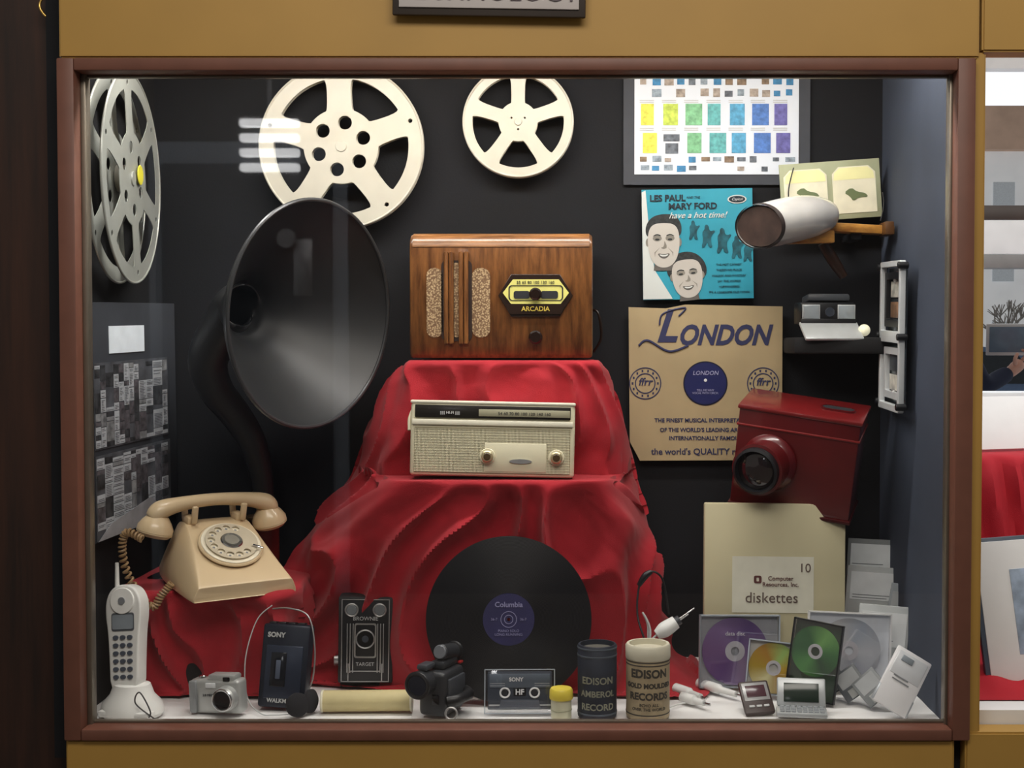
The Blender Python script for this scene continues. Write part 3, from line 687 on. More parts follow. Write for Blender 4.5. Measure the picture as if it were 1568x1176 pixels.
ph=[M('photo_a','#7d6a58',.7,var=.5,scale=120),M('photo_b','#5f6670',.7,var=.5,scale=120),M('photo_c','#9a8f86',.7,var=.4,scale=120),M('photo_d','#3d7fae',.7,var=.3,scale=120),M('photo_e','#8A98A5',.7,var=.4,scale=150)]
for i in range(13):
    for (ya,yb_) in ((121,135),(139,153),(243,254),(257,268)):
        x0=1000+i*18.8+random.random()*2
        if random.random()<.85: po.quads('thumbnail',[rc_(po,x0,ya+random.random()*4,x0+9+random.random()*7,yb_-random.random()*3)],ph[3] if (i>=11 and ya<140) else random.choice(ph),-.0030)
po.quads('thumbnail',[rc_(po,1037,210,1062,221),rc_(po,1040,224,1060,240)],ph[1],-.003)
po.quads('caption_line',[rc_(po,1000+i*34.5,ya,1022+i*34.5,ya+1.2) for i in range(7) for ya in (157,160,200,203)],lgrey,-.003)
# album sleeve
al=flat('record_album',1090,381,YB-.012,(0,-1.0,0))
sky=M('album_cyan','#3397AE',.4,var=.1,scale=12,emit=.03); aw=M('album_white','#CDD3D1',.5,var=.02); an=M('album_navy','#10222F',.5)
al.quads('sleeve',[rc_(al,1004,296,1176,467)],sky,-.002,.006)
al.prism('white_band',[[(al.lx(1004),al.lz(300)),(al.lx(1010),al.lz(297)),(al.lx(1014),al.lz(350)),(al.lx(1022),al.lz(420)),(al.lx(1050),al.lz(466)),(al.lx(1004),al.lz(466))]],.0006,(0,-.0026,0),aw)
al.text('title','LES PAUL',.0165,(al.lx(1044),-.0032,al.lz(310)),an,bold=.0005); al.text('title','MARY FORD',.0165,(al.lx(1083),-.0032,al.lz(323)),an,bold=.0005); al.text('title','AND THE',.006,(al.lx(1084),-.0032,al.lz(309)),an)
al.text('subtitle','have a hot time!',.0165,(al.lx(1090),-.0032,al.lz(337)),aw,shear=.4,bold=.0001)
al.prism('logo',[circ(al.lx(1152),al.lz(313),.018,28,.008)],.0006,(0,-.003,0),aw); al.prism('logo_inner',[circ(al.lx(1152),al.lz(313),.0155,28,.0062)],.0006,(0,-.0034,0),an); al.text('logo_text','Capitol',.007,(al.lx(1152),-.004,al.lz(313)),aw,shear=.3)
def grad_mat(name,c1,c2,c3,axis,a,b_):
    m=M(name,c1,.6); nt=m.node_tree; b=nt.nodes['Principled BSDF']
    tc=nt.nodes.new('ShaderNodeTexCoord'); sx=nt.nodes.new('ShaderNodeSeparateXYZ'); nt.links.new(tc.outputs['Generated'],sx.inputs[0])
    n_=nt.nodes.new('ShaderNodeTexNoise'); n_.inputs['Scale'].default_value=5; nt.links.new(tc.outputs['Generated'],n_.inputs['Vector'])
    mu=nt.nodes.new('ShaderNodeMath'); mu.operation='MULTIPLY_ADD'; mu.inputs[1].default_value=.5; nt.links.new(n_.outputs['Fac'],mu.inputs[0]); nt.links.new(sx.outputs[axis],mu.inputs[2])
    r=nt.nodes.new('ShaderNodeValToRGB'); r.color_ramp.elements.new(.5)
    for e,c,p_ in zip(r.color_ramp.elements,(c1,c2,c3),(a,(a+b_)/2,b_)): e.color=lin(c)+[1]; e.position=p_
    nt.links.new(mu.outputs[0],r.inputs[0]); nt.links.new(r.outputs[0],b.inputs['Base Color']); return m
skin=grad_mat('print_skin','#6f6b65','#B5B0A8','#D2CEC8','X',.15,1.0); hair=M('print_hair','#26292b',.6,var=.6,scale=200); shade=M('print_shade','#868279',.6,var=.15); shade2=M('print_shade2','#5d5a56',.6)
def face(cx,cy,w,h,long=False,tilt=0):
    c,s_=math.cos(R(tilt)),math.sin(R(tilt))
    def q(l): return [(al.lx(cx)+(x*c-z*s_),al.lz(cy)+(x*s_+z*c)) for x,z in l]
    w*=S(YB);h*=S(YB)
    def E(x,z,a,b,n=28): return circ(x,z,a,n,b)
    if long: al.prism('portrait_hair',[q(chaikin([(-w*1.1,-h*.1),(-w*1.3,h*.5),(-w*.7,h*1.15),(w*.5,h*1.2),(w*1.25,h*.6),(w*1.2,-h*.2),(0,-h*.1)],3))],.0004,(0,-.0032,0),hair)
    else: al.prism('portrait_hair',[q(chaikin([(-w*1.02,h*.15),(-w*1.1,h*.7),(-w*.6,h*1.15),(w*.6,h*1.2),(w*1.1,h*.8),(w*1.02,h*.15),(0,h*.3)],3))],.0004,(0,-.0032,0),hair)
    al.prism('portrait_neck',[q([(-w*.5,-h*.6),(w*.5,-h*.6),(w*.62,-h*1.18),(-w*.62,-h*1.18)])],.0004,(0,-.0034,0),shade2)
    al.prism('portrait_ears',[q(E(-w*.95,0,w*.12,h*.17)),q(E(w*.95,0,w*.12,h*.17))],.0004,(0,-.0034,0),shade)
    al.prism('portrait_face',[q(chaikin([(-w*.95,h*.35),(-w*.93,-h*.3),(-w*.72,-h*.78),(-w*.3,-h*1.05),(w*.3,-h*1.05),(w*.72,-h*.78),(w*.93,-h*.3),(w*.95,h*.35),(w*.7,h*.75),(0,h*.82),(-w*.7,h*.75)],2))],.0004,(0,-.0037,0),skin)
    for sx in(-1,1):
        al.prism('portrait_socket',[q(E(sx*w*.38,h*.17,w*.27,h*.13,16))],.0003,(0,-.0039,0),shade)
        al.prism('portrait_eye',[q(E(sx*w*.38,h*.12,w*.14,h*.045,12))],.0004,(0,-.0042,0),hair)
        al.prism('portrait_brow',[q(chaikin([(sx*w*.16,h*.25),(sx*w*.4,h*.31),(sx*w*.64,h*.24),(sx*w*.62,h*.28),(sx*w*.4,h*.36),(sx*w*.16,h*.30)],1))],.0004,(0,-.0042,0),hair)
        al.prism('portrait_fold',[q([(sx*w*.22,-h*.2),(sx*w*.56,-h*.42),(sx*w*.54,-h*.62),(sx*w*.50,-h*.44)])],.0003,(0,-.0040,0),shade)
    al.prism('portrait_nose',[q(chaikin([(w*.04,h*.1),(w*.22,-h*.22),(0,-h*.29),(-w*.2,-h*.22),(-w*.04,-h*.2),(w*.03,-h*.1)],1))],.0004,(0,-.0041,0),shade)
    al.prism('portrait_mouth',[q(chaikin([(-w*.40,-h*.45),(0,-h*.50),(w*.40,-h*.45),(w*.22,-h*.64),(0,-h*.69),(-w*.22,-h*.64)],1))],.0004,(0,-.0041,0),shade2)
    al.prism('portrait_teeth',[q(chaikin([(-w*.30,-h*.49),(0,-h*.53),(w*.30,-h*.49),(w*.16,-h*.59),(-w*.16,-h*.59)],1))],.0004,(0,-.0045,0),aw)
face(1037,378,26,37); face(1073,431,25,32,True,5)
tealsh=M('print_teal','#17525f',.5,var=.6,scale=60)
for cx,cy,k in ((1083,357,.8),(1104,366,.95),(1128,373,1.05),(1150,384,.95),(1167,392,.8)):
    fg=[(0,16),(5,12),(5,7),(9,4),(16,6),(17,3),(9,-3),(9,-15),(12,-22),(4,-22),(1,-12),(-4,-22),(-11,-22),(-7,-10),(-9,2),(-6,6),(-4,8),(-4,13)]
    al.prism('band_figure',[chaikin([(al.lx(cx+a*k*.8),al.lz(cy-b_*k)) for a,b_ in fg],1)],.0004,(0,-.0030,0),tealsh)
for i,tx_ in enumerate(('THE HOT CANARY','THERE\'S NO PLACE','WALKIN\' AND WHISTLIN\'','SAY THE WORDS','HUMMINGBIRD','IT\'S A LONESOME OLD TOWN')):
    al.text('track_list',tx_,.0056,(al.lx(1138),-.0032,al.lz(414+i*8.6)),an)
# london sleeve
ls=flat('record_sleeve',1102,599,YB-.016,(0,0,0))
tanp=M('sleeve_tan','#AE9B76',.7,var=.1,scale=9); sb=M('sleeve_blue_ink','#2B2F55',.6)
ls.prism('sleeve',[[(ls.lx(982),ls.lz(480)),(ls.lx(1040),ls.lz(482)),(ls.lx(1070),ls.lz(476)),(ls.lx(1222),ls.lz(479)),(ls.lx(1222),ls.lz(719)),(ls.lx(1000),ls.lz(720)),(ls.lx(984),ls.lz(690))]],.004,(0,0,0),tanp)
ls.text('title','L',.085,(ls.lx(1040),-.0026,ls.lz(512)),sb,shear=.35,bold=.0022,sx=.9); ls.text('title','ONDON',.052,(ls.lx(1130),-.0026,ls.lz(525)),sb,shear=.3,bold=.0018,sx=.84)
ls.tube('title_flourish',[(ls.lx(998),-.0026,ls.lz(540)),(ls.lx(1012),-.0026,ls.lz(532)),(ls.lx(1045),-.0026,ls.lz(549)),(ls.lx(1075),-.0026,ls.lz(540))],.0022,sb,n=6)
ls.tube('title_flourish',[(ls.lx(1030),-.0026,ls.lz(508)),(ls.lx(1036),-.0026,ls.lz(490)),(ls.lx(1070),-.0026,ls.lz(481)),(ls.lx(1060),-.0026,ls.lz(494))],.0018,sb,n=6)
ls.prism('center_hole_rim',[circ(ls.lx(1102),ls.lz(599),.042,48)],.0006,(0,-.0025,0),M('rim_ink','#1b1c33',.4))
ls.prism('label',[circ(ls.lx(1102),ls.lz(599),.0395,48)],.0006,(0,-.0030,0),M('label_royal','#23285c',.4))
ls.prism('spindle',[circ(ls.lx(1102),ls.lz(594),.003,12)],.0006,(0,-.0035,0),paper); ls.text('label_title','LONDON',.011,(ls.lx(1102),-.0035,ls.lz(583)),M('silver_ink','#a8a8c8'),shear=.2); ls.text('label_text','TELL ME WHY\nVOCAL WITH ORCH.',.0052,(ls.lx(1102),-.0035,ls.lz(612)),M('silver_ink','#a8a8c8'))
for cx in(1008,1192):
    ls.prism('seal',[circ(ls.lx(cx),ls.lz(599),.0305,40),circ(ls.lx(cx),ls.lz(599),.0285,40),circ(ls.lx(cx),ls.lz(599),.0195,40),circ(ls.lx(cx),ls.lz(599),.0175,40)],.0006,(0,-.0025,0),sb)
    ls.text('seal_text','ffrr',.02,(ls.lx(cx),-.0026,ls.lz(597)),sb,shear=.2,bold=.0004)
    for k in range(14):
        a=2*math.pi*k/14; ls.quads('seal_mark',[(ls.lx(cx)+.024*math.cos(a)-.0016,ls.lz(599)+.024*math.sin(a)-.0022,ls.lx(cx)+.024*math.cos(a)+.0016,ls.lz(599)+.024*math.sin(a)+.0022)],sb,-.0026)
for z_,tt,sz in((657,'THE FINEST MUSICAL INTERPRETATIONS',.0105),(672,'OF THE WORLD\'S LEADING ARTISTS',.0105),(685,'INTERNATIONALLY FAMOUS',.0105),(706,"the world's QUALITY records",.0165)):
    ls.text('slogan',tt,sz,(ls.lx(1102),-.0026,ls.lz(z_)),sb,bold=.0003)
# ---------------------------------------------------------------- left wall information board
bd=T('information_board',Vector((WL+.022,.232,P(206,650,.235).z)),(0,-1.5,85))
bd.box('board',(.385,.006,.395),(0,0,0),M('board_dark','#363A42',.8),.001)
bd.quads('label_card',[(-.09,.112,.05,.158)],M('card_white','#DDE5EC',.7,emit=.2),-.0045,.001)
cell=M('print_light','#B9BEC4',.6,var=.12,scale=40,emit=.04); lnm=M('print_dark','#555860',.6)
pics=[M('print_pic_a','#3c3e42',.6,var=.7,scale=60),M('print_pic_b','#8b8e92',.6,var=.5,scale=70),M('print_pic_c','#5d5a60',.6,var=.6,scale=90)]
for (ax,az,bx_,bz_,ttl) in ((-.150,-.045,.150,.098,0),(-.150,-.195,.155,-.055,1)):
    bd.quads('photo_sheet',[(ax,az,bx_,bz_)],M('photo_sheet','#55585f' if ttl==0 else '#4a474e',.6,var=.5,scale=30),-.0045,.001)
    cl_=[];pc_=[[],[],[]];ln_=[]; x=ax+.003
    while x<bx_-.02:
        w=min(random.choice((.02,.03,.042)),bx_-.003-x); z=az+.003
        while z<bz_-.008:
            h_=min(random.choice((.008,.014,.024,.034)),bz_-.003-z); q_=random.random()
            if q_<.42:
                cl_.append((x,z,x+w-.002,z+h_-.0015)); zz=z+.002
                while zz<z+h_-.004:
                    if random.random()<.85: ln_.append((x+.002,zz,x+w-.004-random.random()*.008,zz+.0008))
                    zz+=.0028
            elif q_<.92: random.choice(pc_).append((x,z,x+w-.002,z+h_-.0015))
            z+=h_
        x+=w
    bd.quads('print_block',cl_,cell,-.0052,.0006); bd.quads('print_lines',ln_,lnm,-.0057,.0004)
    for a_,m_ in zip(pc_,pics):
        if a_: bd.quads('print_picture',a_,m_,-.0052,.0006)
bd.prism('floor_perspective',[[(-.150,-.195),(.155,-.195),(.06,-.15),(-.10,-.172)]],.0006,(0,-.0062,0),M('print_floor','#A9AAB0',.6,var=.2,scale=30))
# ---------------------------------------------------------------- stereoscope
st=T('stereoscope')
oak=wood_mat('oak','#9a6428','#D49A48',(3,10,10),.35)
shell=M('aluminium_shell','#D6D4D0',.25,.25,coat=.5)
sp_=[P(1186,354,.225),P(1210,349,.255),P(1242,342,.282),P(1270,338,.302),P(1294,337,.314),P(1307,338,.320)]
st.tube('hood_shell',sp_,[.049,.053,.053,.048,.034,.008],shell,n=56,cap=True,flat=.76)
def opencap(h_):
    bm=bmesh.new(); bm.from_mesh(h_.data); fcs=[f for f in bm.faces if len(f.verts)>6]; fcs.sort(key=lambda f:f.calc_center_median().x); bmesh.ops.delete(bm,geom=[fcs[0]],context='FACES_ONLY'); bm.to_mesh(h_.data); bm.free()
opencap(st.e.children[-1])
st.tube('hood_lining',[sp_[0]+Vector((.001,.001,0)),sp_[1],sp_[2],sp_[3]],[.047,.051,.050,.042],M('velvet_lining','#3c2c26',.8,var=.5),n=56,cap=True,flat=.74)
opencap(st.e.children[-1])
d0=(sp_[1]-sp_[0]).normalized()
st.tube('hood_edge',[sp_[0]-d0*.003,sp_[0]+d0*.006],[.0505,.0520],M('hood_edge_brown','#2f2624',.5),n=56,cap=False,smooth=False,flat=.77)
q=P(1262,372,.305); st.box('lens_board',(.115,.020,.022),(q.x-.012,q.y-.01,q.z),oak,.002,rot=(0,-2,8))
q=P(1240,357,.275); st.box('septum',(.050,.006,.034),(q.x,q.y,q.z),oak,.001,rot=(0,0,35))
q=P(1340,358,.350); st.box('shaft',(.130,.034,.016),(q.x,q.y,q.z),oak,.002,rot=(0,2,10))
q=P(1385,358,.34); st.box('shaft_end',(.016,.05,.024),(q.x,q.y,q.z),M('dark_walnut','#5a3a1c',.4),.002)
q=P(1296,298,.385); cardm=M('card_olive','#A3A88A',.7)
st.box('stereo_card',(.186,.003,.108),(q.x+.002,q.y,q.z+.0),cardm,.0005,rot=(0,-4,0))
for dx in(-.046,.044):
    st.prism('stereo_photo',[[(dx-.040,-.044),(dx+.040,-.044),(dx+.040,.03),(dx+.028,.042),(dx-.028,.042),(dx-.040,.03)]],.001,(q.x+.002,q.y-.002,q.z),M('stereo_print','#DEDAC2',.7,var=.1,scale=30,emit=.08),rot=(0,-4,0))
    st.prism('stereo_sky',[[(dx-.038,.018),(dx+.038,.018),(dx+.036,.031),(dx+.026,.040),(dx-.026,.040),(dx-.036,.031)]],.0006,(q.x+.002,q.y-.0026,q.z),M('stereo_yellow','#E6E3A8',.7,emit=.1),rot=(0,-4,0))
    st.prism('stereo_detail',[chaikin([(dx-.02,-.004),(dx-.006,.006),(dx+.004,-.002),(dx+.02,-.004),(dx+.026,-.012),(dx+.008,-.012),(dx-.002,-.020),(dx-.008,-.011)],1)],.0008,(q.x+.002,q.y-.003,q.z),M('print_green','#6d7a55'))
st.tube('handle',[P(1285,380,.330),P(1300,404,.335),P(1318,432,.345)],[.009,.011,.008],M('handle_wood','#2d1a10',.4),n=14)
st.box('wall_bracket',(.02,.09,.012),(P(1330,372,.39).x,.393,P(1330,372,.39).z),black,.001)
st.tube('card_clip',[P(1236,345,.37),P(1232,300,.372),P(1240,262,.375)],.0012,black); st.tube('card_clip',[P(1376,345,.37),P(1381,320,.372),P(1379,300,.375)],.0012,black)
# ---------------------------------------------------------------- pocket camera on shelf
q=P(1312,540,.37); sh=T('wall_shelf',(q.x,.375,q.z)); sh.box('shelf_board',(.19,.128,.030),(0,0,0),blackm,.006)
topz=q.z+.016
sv=T('pocket_camera',(P(1295,520,.345).x-.002,.345,topz),(0,0,8))
silb=M('bright_silver','#C9CDCE',.3,.2)
sv.box('base_flap',(.110,.05,.006),(0,-.020,.010),silb,.002,rot=(38,0,0))
sv.box('body',(.104,.04,.040),(0,.02,.043),M('viewer_dark','#1f2125',.4),.003)
sv.box('face_plate',(.104,.004,.034),(0,-.002,.044),black,.002)
for x_ in(-.033,.034): sv.box('window',(.030,.003,.024),(x_,-.005,.045),M('viewer_window','#B5BEC4',.15,.3),.001); sv.box('window_frame',(.034,.002,.028),(x_,-.0035,.045),silb,.001)
sv.cyl('lens',.009,.004,(.002,-.003,.045),M('lens_grey','#3a3f48'),(90,0,0)); sv.box('top_hood',(.08,.04,.014),(.004,.024,.070),M('viewer_grey','#4a4e54',.4),.004,rot=(-8,0,0))
sv.box('shade',(.105,.004,.02),(0,-.004,.023),black,.001)
sv.sphere('flash_bulb',.011,(.062,-.02,.012),M('bulb','#e6e2c4',.1,emit=.5))
# ---------------------------------------------------------------- film splicer right wall
q=P(1418,525,.25); fsp=T('film_splicer',(WR-.026,.255,q.z),(0,2,-90))
silw=M('splicer_silver','#D2D6D8',.35,.2)
fsp.prism('frame',[rr_poly(-.070,-.130,.070,.130,.004),rr_poly(-.062,.008,.062,.122,.003),rr_poly(-.062,-.120,.062,-.010,.003)],.008,(0,0,0),silw,bev=.001)
fsp.prism('inner_frame',[rr_poly(-.054,.016,.054,.112,.003),rr_poly(-.042,.028,.042,.100,.003)],.008,(0,.004,0),black); fsp.prism('inner_frame',[rr_poly(-.054,-.110,.054,-.02,.003),rr_poly(-.042,-.098,.042,-.032,.003)],.008,(0,.004,0),silw)
fsp.box('mirror_plate',(.122,.002,.24),(0,.010,0),M('plate_grey','#4c555c',.2,.4),.0005)
for z_,m_ in ((.082,'film_pale'),(.046,'film_amber'),(-.048,'film_dark'),(-.082,'film_pale')):
    fsp.box('film_picture',(.070,.002,.028),(0,.007,z_),M(m_,{'film_pale':'#C9C7BC','film_amber':'#8a6a50','film_dark':'#3b4148'}[m_],.4,var=.5,scale=50),.0005)
for x_ in(-.073,.073):
    for z_ in(-.120,.0,.122): fsp.cyl('clamp_knob',.006,.018,(x_,.008,z_),black,(90,0,0))
for z_ in(-.1,.1): fsp.cyl('wall_peg',.006,.024,(0,.026,z_),steel,(90,0,0))
# ---------------------------------------------------------------- red projector
Mr=Matrix.Rotation(R(13),3,'X')@Matrix.Rotation(R(4),3,'Y')@Matrix.Rotation(R(-19),3,'Z')
eu=Mr.to_euler(); rotp=tuple(math.degrees(a) for a in eu)
Zs=P(1245,800,.30).z+.008
pcx=P(1246,700,.28).x
ml=T('opaque_projector',(pcx,.320,Zs),rotp)
mpm=Matrix.Translation((pcx,.320,Zs))@Mr.to_4x4()
ps=T('display_stand'); zc_=Zs-.038; ps.box('column',(.11,.09,zc_-F-.004),(P(1262,700,.38).x,.388,(zc_+F)/2),blackm,.003)
o_=ps.box('top_shelf',(.18,.10,.010),(0,.0,-.008),blackm,.002); o_.data.transform(mpm)
rp=M('red_enamel','#560D11',.3,var=.2,coat=.5,scale=10)
Wm,Hm,Dm=.212,.186,.125
ml.box('housing',(Wm,Dm,Hm),(0,0,Hm/2+.004),rp,.004)
ml.box('lid',(Wm+.006,Dm+.006,.008),(0,0,Hm+.002),M('red_lid','#6E1719',.3,coat=.5),.003)
ml.box('seam_band',(Wm+.004,Dm+.004,.004),(0,0,Hm-.03),M('red_lid2','#7a2222',.3),.0015); ml.box('base_band',(Wm+.006,Dm+.006,.007),(0,0,.008),M('red_dark','#3e0a0c',.35),.002)
ml.prism('vent_slot',[rr_poly(.03,-.012,.086,.012,.011)],.002,(0,0,Hm+.0075),ink,rot=(-90,0,0)); ml.prism('vent_rim',[rr_poly(.027,-.015,.089,.015,.013),rr_poly(.03,-.012,.086,.012,.011)],.004,(0,0,Hm+.0075),rp,rot=(-90,0,0))
ml.lathe('lens_snout',[(.052,0),(.050,.006),(.044,.012),(.043,.045),(.046,.047),(.046,.055),(.041,.056),(.041,.02)],(-.045,-Dm/2,.094),rp,(90,0,-10),n=48)
ml.lathe('lens_barrel',[(.0405,.01),(.0405,.066),(.036,.068),(.034,.056),(.0001,.056)],(-.045,-Dm/2,.094),black,(90,0,-10),n=48)
ml.lathe('lens_glass',[(.034,.057),(.028,.061),(.015,.064),(.0001,.065)],(-.045,-Dm/2,.094),M('lens_deep','#1b1416',.05,coat=1),(90,0,-10),n=48)
# ---------------------------------------------------------------- diskette box
db=T('diskette_box',(P(1209,870,.235).x,.225,F+.002),(-3,.6,0)); s=S(.235)
man=M('manila','#BAB292',.6,var=.08,scale=8)
Hb=P(1200,789,.235).z-F
db.box('carton',(222*s,.018,Hb),(0,.009,Hb/2),man,.003)
def dx_(px): return (px-1209)*s
def dz_(py): return Hb-(py-789)*s
db.quads('label',[(dx_(1142),dz_(960),dx_(1270),dz_(872))],M('label_cream','#D0CEBE',.6),-.001)
db.text('lettering','10',.022,(dx_(1256),-.0016,dz_(890)),M('print_brown','#5b4a44')); db.text('lettering','Computer\nResources, Inc.',.0105,(dx_(1218),-.0016,dz_(911)),M('print_maroon','#5b3634'),bold=.0001)
db.text('lettering','diskettes',.026,(dx_(1204),-.0016,dz_(937)),M('print_brown','#5b4a44'))
db.prism('logo',[rr_poly(dx_(1176),dz_(914),dx_(1188),dz_(902),.003),rr_poly(dx_(1180),dz_(911),dx_(1184),dz_(905),.001)],.0005,(0,-.0014,0),M('print_maroon','#5b3634'))
# ---------------------------------------------------------------- optical discs
def disc_mat(name,cols,rough=.2):
    m=M(name,'#888888',rough,.3); nt=m.node_tree; b=nt.nodes['Principled BSDF']
    tc=nt.nodes.new('ShaderNodeTexCoord'); sx=nt.nodes.new('ShaderNodeSeparateXYZ'); nt.links.new(tc.outputs['Object'],sx.inputs[0])
    at=nt.nodes.new('ShaderNodeMath'); at.operation='ARCTAN2'; nt.links.new(sx.outputs['Z'],at.inputs[0]); nt.links.new(sx.outputs['X'],at.inputs[1])
    mu=nt.nodes.new('ShaderNodeMath'); mu.operation='MULTIPLY_ADD'; mu.inputs[1].default_value=1/(2*math.pi); mu.inputs[2].default_value=.5; nt.links.new(at.outputs[0],mu.inputs[0])
    r=nt.nodes.new('ShaderNodeValToRGB'); 
    for i in range(2,len(cols)): r.color_ramp.elements.new(i/(len(cols)-1))
    for i,c in enumerate(cols): r.color_ramp.elements[i].position=i/(len(cols)-1)
    for i,c in enumerate(cols): r.color_ramp.elements[i].color=lin(c)+[1]
    nt.links.new(mu.outputs[0],r.inputs[0]); nt.links.new(r.outputs[0],b.inputs['Base Color']); return m
def cdc(name,px,pyb,w,h,tilt,yaw,roll,dm,edge=None,back=None,rad=None,y=None,dcx=0,dcz=None,txt=None,case=True):
    g=G(px,pyb); yy=g.y if y is None else y
    t=T(name,(P(px,pyb,yy).x,yy,F+.003+abs(math.sin(R(roll)))*w/2),(tilt,roll,yaw))
    dcz=h/2 if dcz is None else dcz
    if back: t.quads('back_card',[(-w/2+.003,.002,w/2-.003,h-.002)],back,.003,.001)
    t.prism('disc',[circ(0,0,rad,64),circ(0,0,.0075,20)],.0012,(0,0,0),dm); d=t.e.children[-1]; d.location=(dcx,0,dcz)
    t.prism('disc_hub',[circ(dcx,dcz,rad*.30,32),circ(dcx,dcz,.0075,20)],.0016,(0,0,0),M('disc_hub','#c4c2c6',.3))
    if case:
        t.box('case_front',(w,.001,h),(0,-.004,h/2),clearp,0); em=edge or M('case_edge','#aab2bb')
        t.quads('case_edges',[(-w/2,0,-w/2+.0022,h),(w/2-.0022,0,w/2,h),(-w/2,h-.0022,w/2,h),(-w/2,0,w/2,.0022)],em,-.0045,.009)
    if txt: t.text('lettering',txt[0],txt[1],(dcx,-.0012,dcz+txt[2]),txt[3])
    return t
purple=disc_mat('disc_purple',['#8d6a9c','#7b5b97','#a58bb0','#83659a','#6f5590','#9a7fb0','#8d6a9c'])
goldd=disc_mat('disc_gold',['#c8aa3a','#f4eeb8','#b98a2c','#e0b93c','#b9e080','#c69238','#c8aa3a'])
greend=disc_mat('disc_green',['#2f6d3a','#58a050','#1f4f2c','#3b8040','#7dbb62','#2c6a36','#2f6d3a'])
whited=disc_mat('disc_white',['#c8ccd2','#e4e6ea','#b5bac4','#dfe2e6','#c0cad6','#e6e6e6','#c8ccd2'])
cdc('compact_disc',1155,1052,.142,.125,-5,6,1.5,purple,back=M('sleeve_clear','#A8AAAE',.5),rad=.058,y=.195,dcx=-.008,txt=('data disc',.01,.03,paper))
cdc('compact_disc',1205,1078,.090,.090,-12,-8,5,goldd,back=M('case_white','#cfcfc9',.5),rad=.042,y=.14)
cdc('compact_disc',1264,1088,.086,.130,-8,-30,5,greend,edge=M('edge_black','#1c1e22',.3),back=M('case_green','#1f3a24',.4),rad=.042,y=.115,dcz=.080)
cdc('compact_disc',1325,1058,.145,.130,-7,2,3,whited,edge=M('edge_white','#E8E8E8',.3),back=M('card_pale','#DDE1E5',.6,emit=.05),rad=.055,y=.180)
# ---------------------------------------------------------------- diskettes in sleeves (right)
env=M('sleeve_grey','#8f9394',.6); env2=M('sleeve_pale','#C6CACA',.6)
oD=P(1360,960,.34)
ds=T('floppy_disk_stack',oD,(0,0,0)); 
def dpanel(nm,cx,cy,w,h,y,roll,body,lab):
    c=P(cx,cy,y)-oD; zb=F+.006-oD.z
    ztop=c.z+h/2; hh=ztop-zb
    mt=xfm((c.x,c.y,zb+hh/2),(0,roll,0))
    ds.box(nm,(w,.004,hh),(0,0,0),body,.001).data.transform(mt)
    ds.quads('label',[(-w*.44,hh/2-h*.72,w*.44,hh/2-h*.12)],lab,-.0028).data.transform(mt)
    ds.quads('label_lines',[(-w*.40,hh/2-h*.62-.005*i,w*.05*(4-i),hh/2-h*.62-.005*i+.0012) for i in range(2)],grey,-.0033).data.transform(mt)
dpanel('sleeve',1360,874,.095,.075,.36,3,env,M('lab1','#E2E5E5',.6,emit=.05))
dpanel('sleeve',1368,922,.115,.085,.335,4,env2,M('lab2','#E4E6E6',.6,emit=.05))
dpanel('sleeve',1408,965,.060,.12,.30,9,M('sleeve_blue','#a9b0b6',.6),M('lab3','#c9cdcf',.6))
dpanel('sleeve',1424,985,.045,.12,.27,11,env,M('lab3','#c9cdcf'))
dpanel('sleeve',1378,990,.09,.10,.23,5,env2,M('lab2','#E4E6E6'))
fsf=T('floppy_disk_stack',(P(1325,1100,.12).x,.12,F+.002),(0,0,0))
for i,(dx,y_,px_,rl_,c) in enumerate(((0,.062,1300,-30,'#3c4045'),(0,.036,1328,-36,'#54595e'),(0,.008,1354,-42,'#7a7e80'))):
    mt=xfm((P(px_,1100,.12).x-fsf.e.location.x,y_-.04,.032),(-30,rl_,-4))
    def a_(o): o.data.transform(mt)
    a_(fsf.box('disk_shell',(.046,.0035,.050),(0,0,0),M('fd'+c,c,.4),.0015)); a_(fsf.box('shutter',(.024,.0045,.015),(0,0,-.016),sil,.0005)); a_(fsf.quads('label',[(-.018,-.004,.018,.021)],M('fd_label','#9da0a2',.6),-.0024))
# white music player
wpm=M('player_white','#E4E4E6',.25,var=.02)
t=T('portable_music_player',(P(1408,1085,.045).x,.042,F+.056),(-22,31,-6)); t.box('body',(.062,.008,.100),(0,0,0),wpm,.003)
t.box('top_panel',(.052,.003,.04),(0,-.0035,.024),M('panel_pale','#d3d6da',.2),.002); t.box('screen',(.02,.002,.01),(-.008,-.0055,.034),M('lcd_grey','#8b949c'),.0008); t.box('side_band',(.0635,.0085,.03),(0,.0005,-.034),M('band_silver','#aeb4ba',.3,.3),.002)
t.quads('lettering',[(-.018,-.004+.006*i,.012-.004*i,-.002+.006*i) for i in range(2)],grey,-.0055)
# handheld organizer
t=T('handheld_organizer',(P(1188,1117,.045).x,.042,F+.003),(-50,-3,6)); t.box('body',(.050,.010,.062),(0,0,.031),M('pda_brown','#3b2d2b',.4),.004)
t.box('screen_bezel',(.042,.002,.034),(0,-.005,.040),M('pda_grey','#9a9a9a',.3,.3),.001); t.box('screen',(.032,.002,.022),(0,-.006,.040),M('pda_screen','#4a2d34',.2),.0005)
for j in range(3): t.box('key',(.009,.003,.004),(-.012+.012*j,-.0055,.012),lgrey,.0008)
t=T('mobile_phone',(P(1252,1117,.04).x,.036,F+.004),(0,0,-8)); t.box('keyboard_half',(.080,.042,.008),(0,0,.004),M('mobile_silver','#B4B8BA',.3,.3),.003)
for i in range(4):
    for j in range(8): t.box('key',(.007,.006,.003),(-.031+.009*j,-.013+.009*i,.0085),M('key_light','#8f9498',.4),.001)
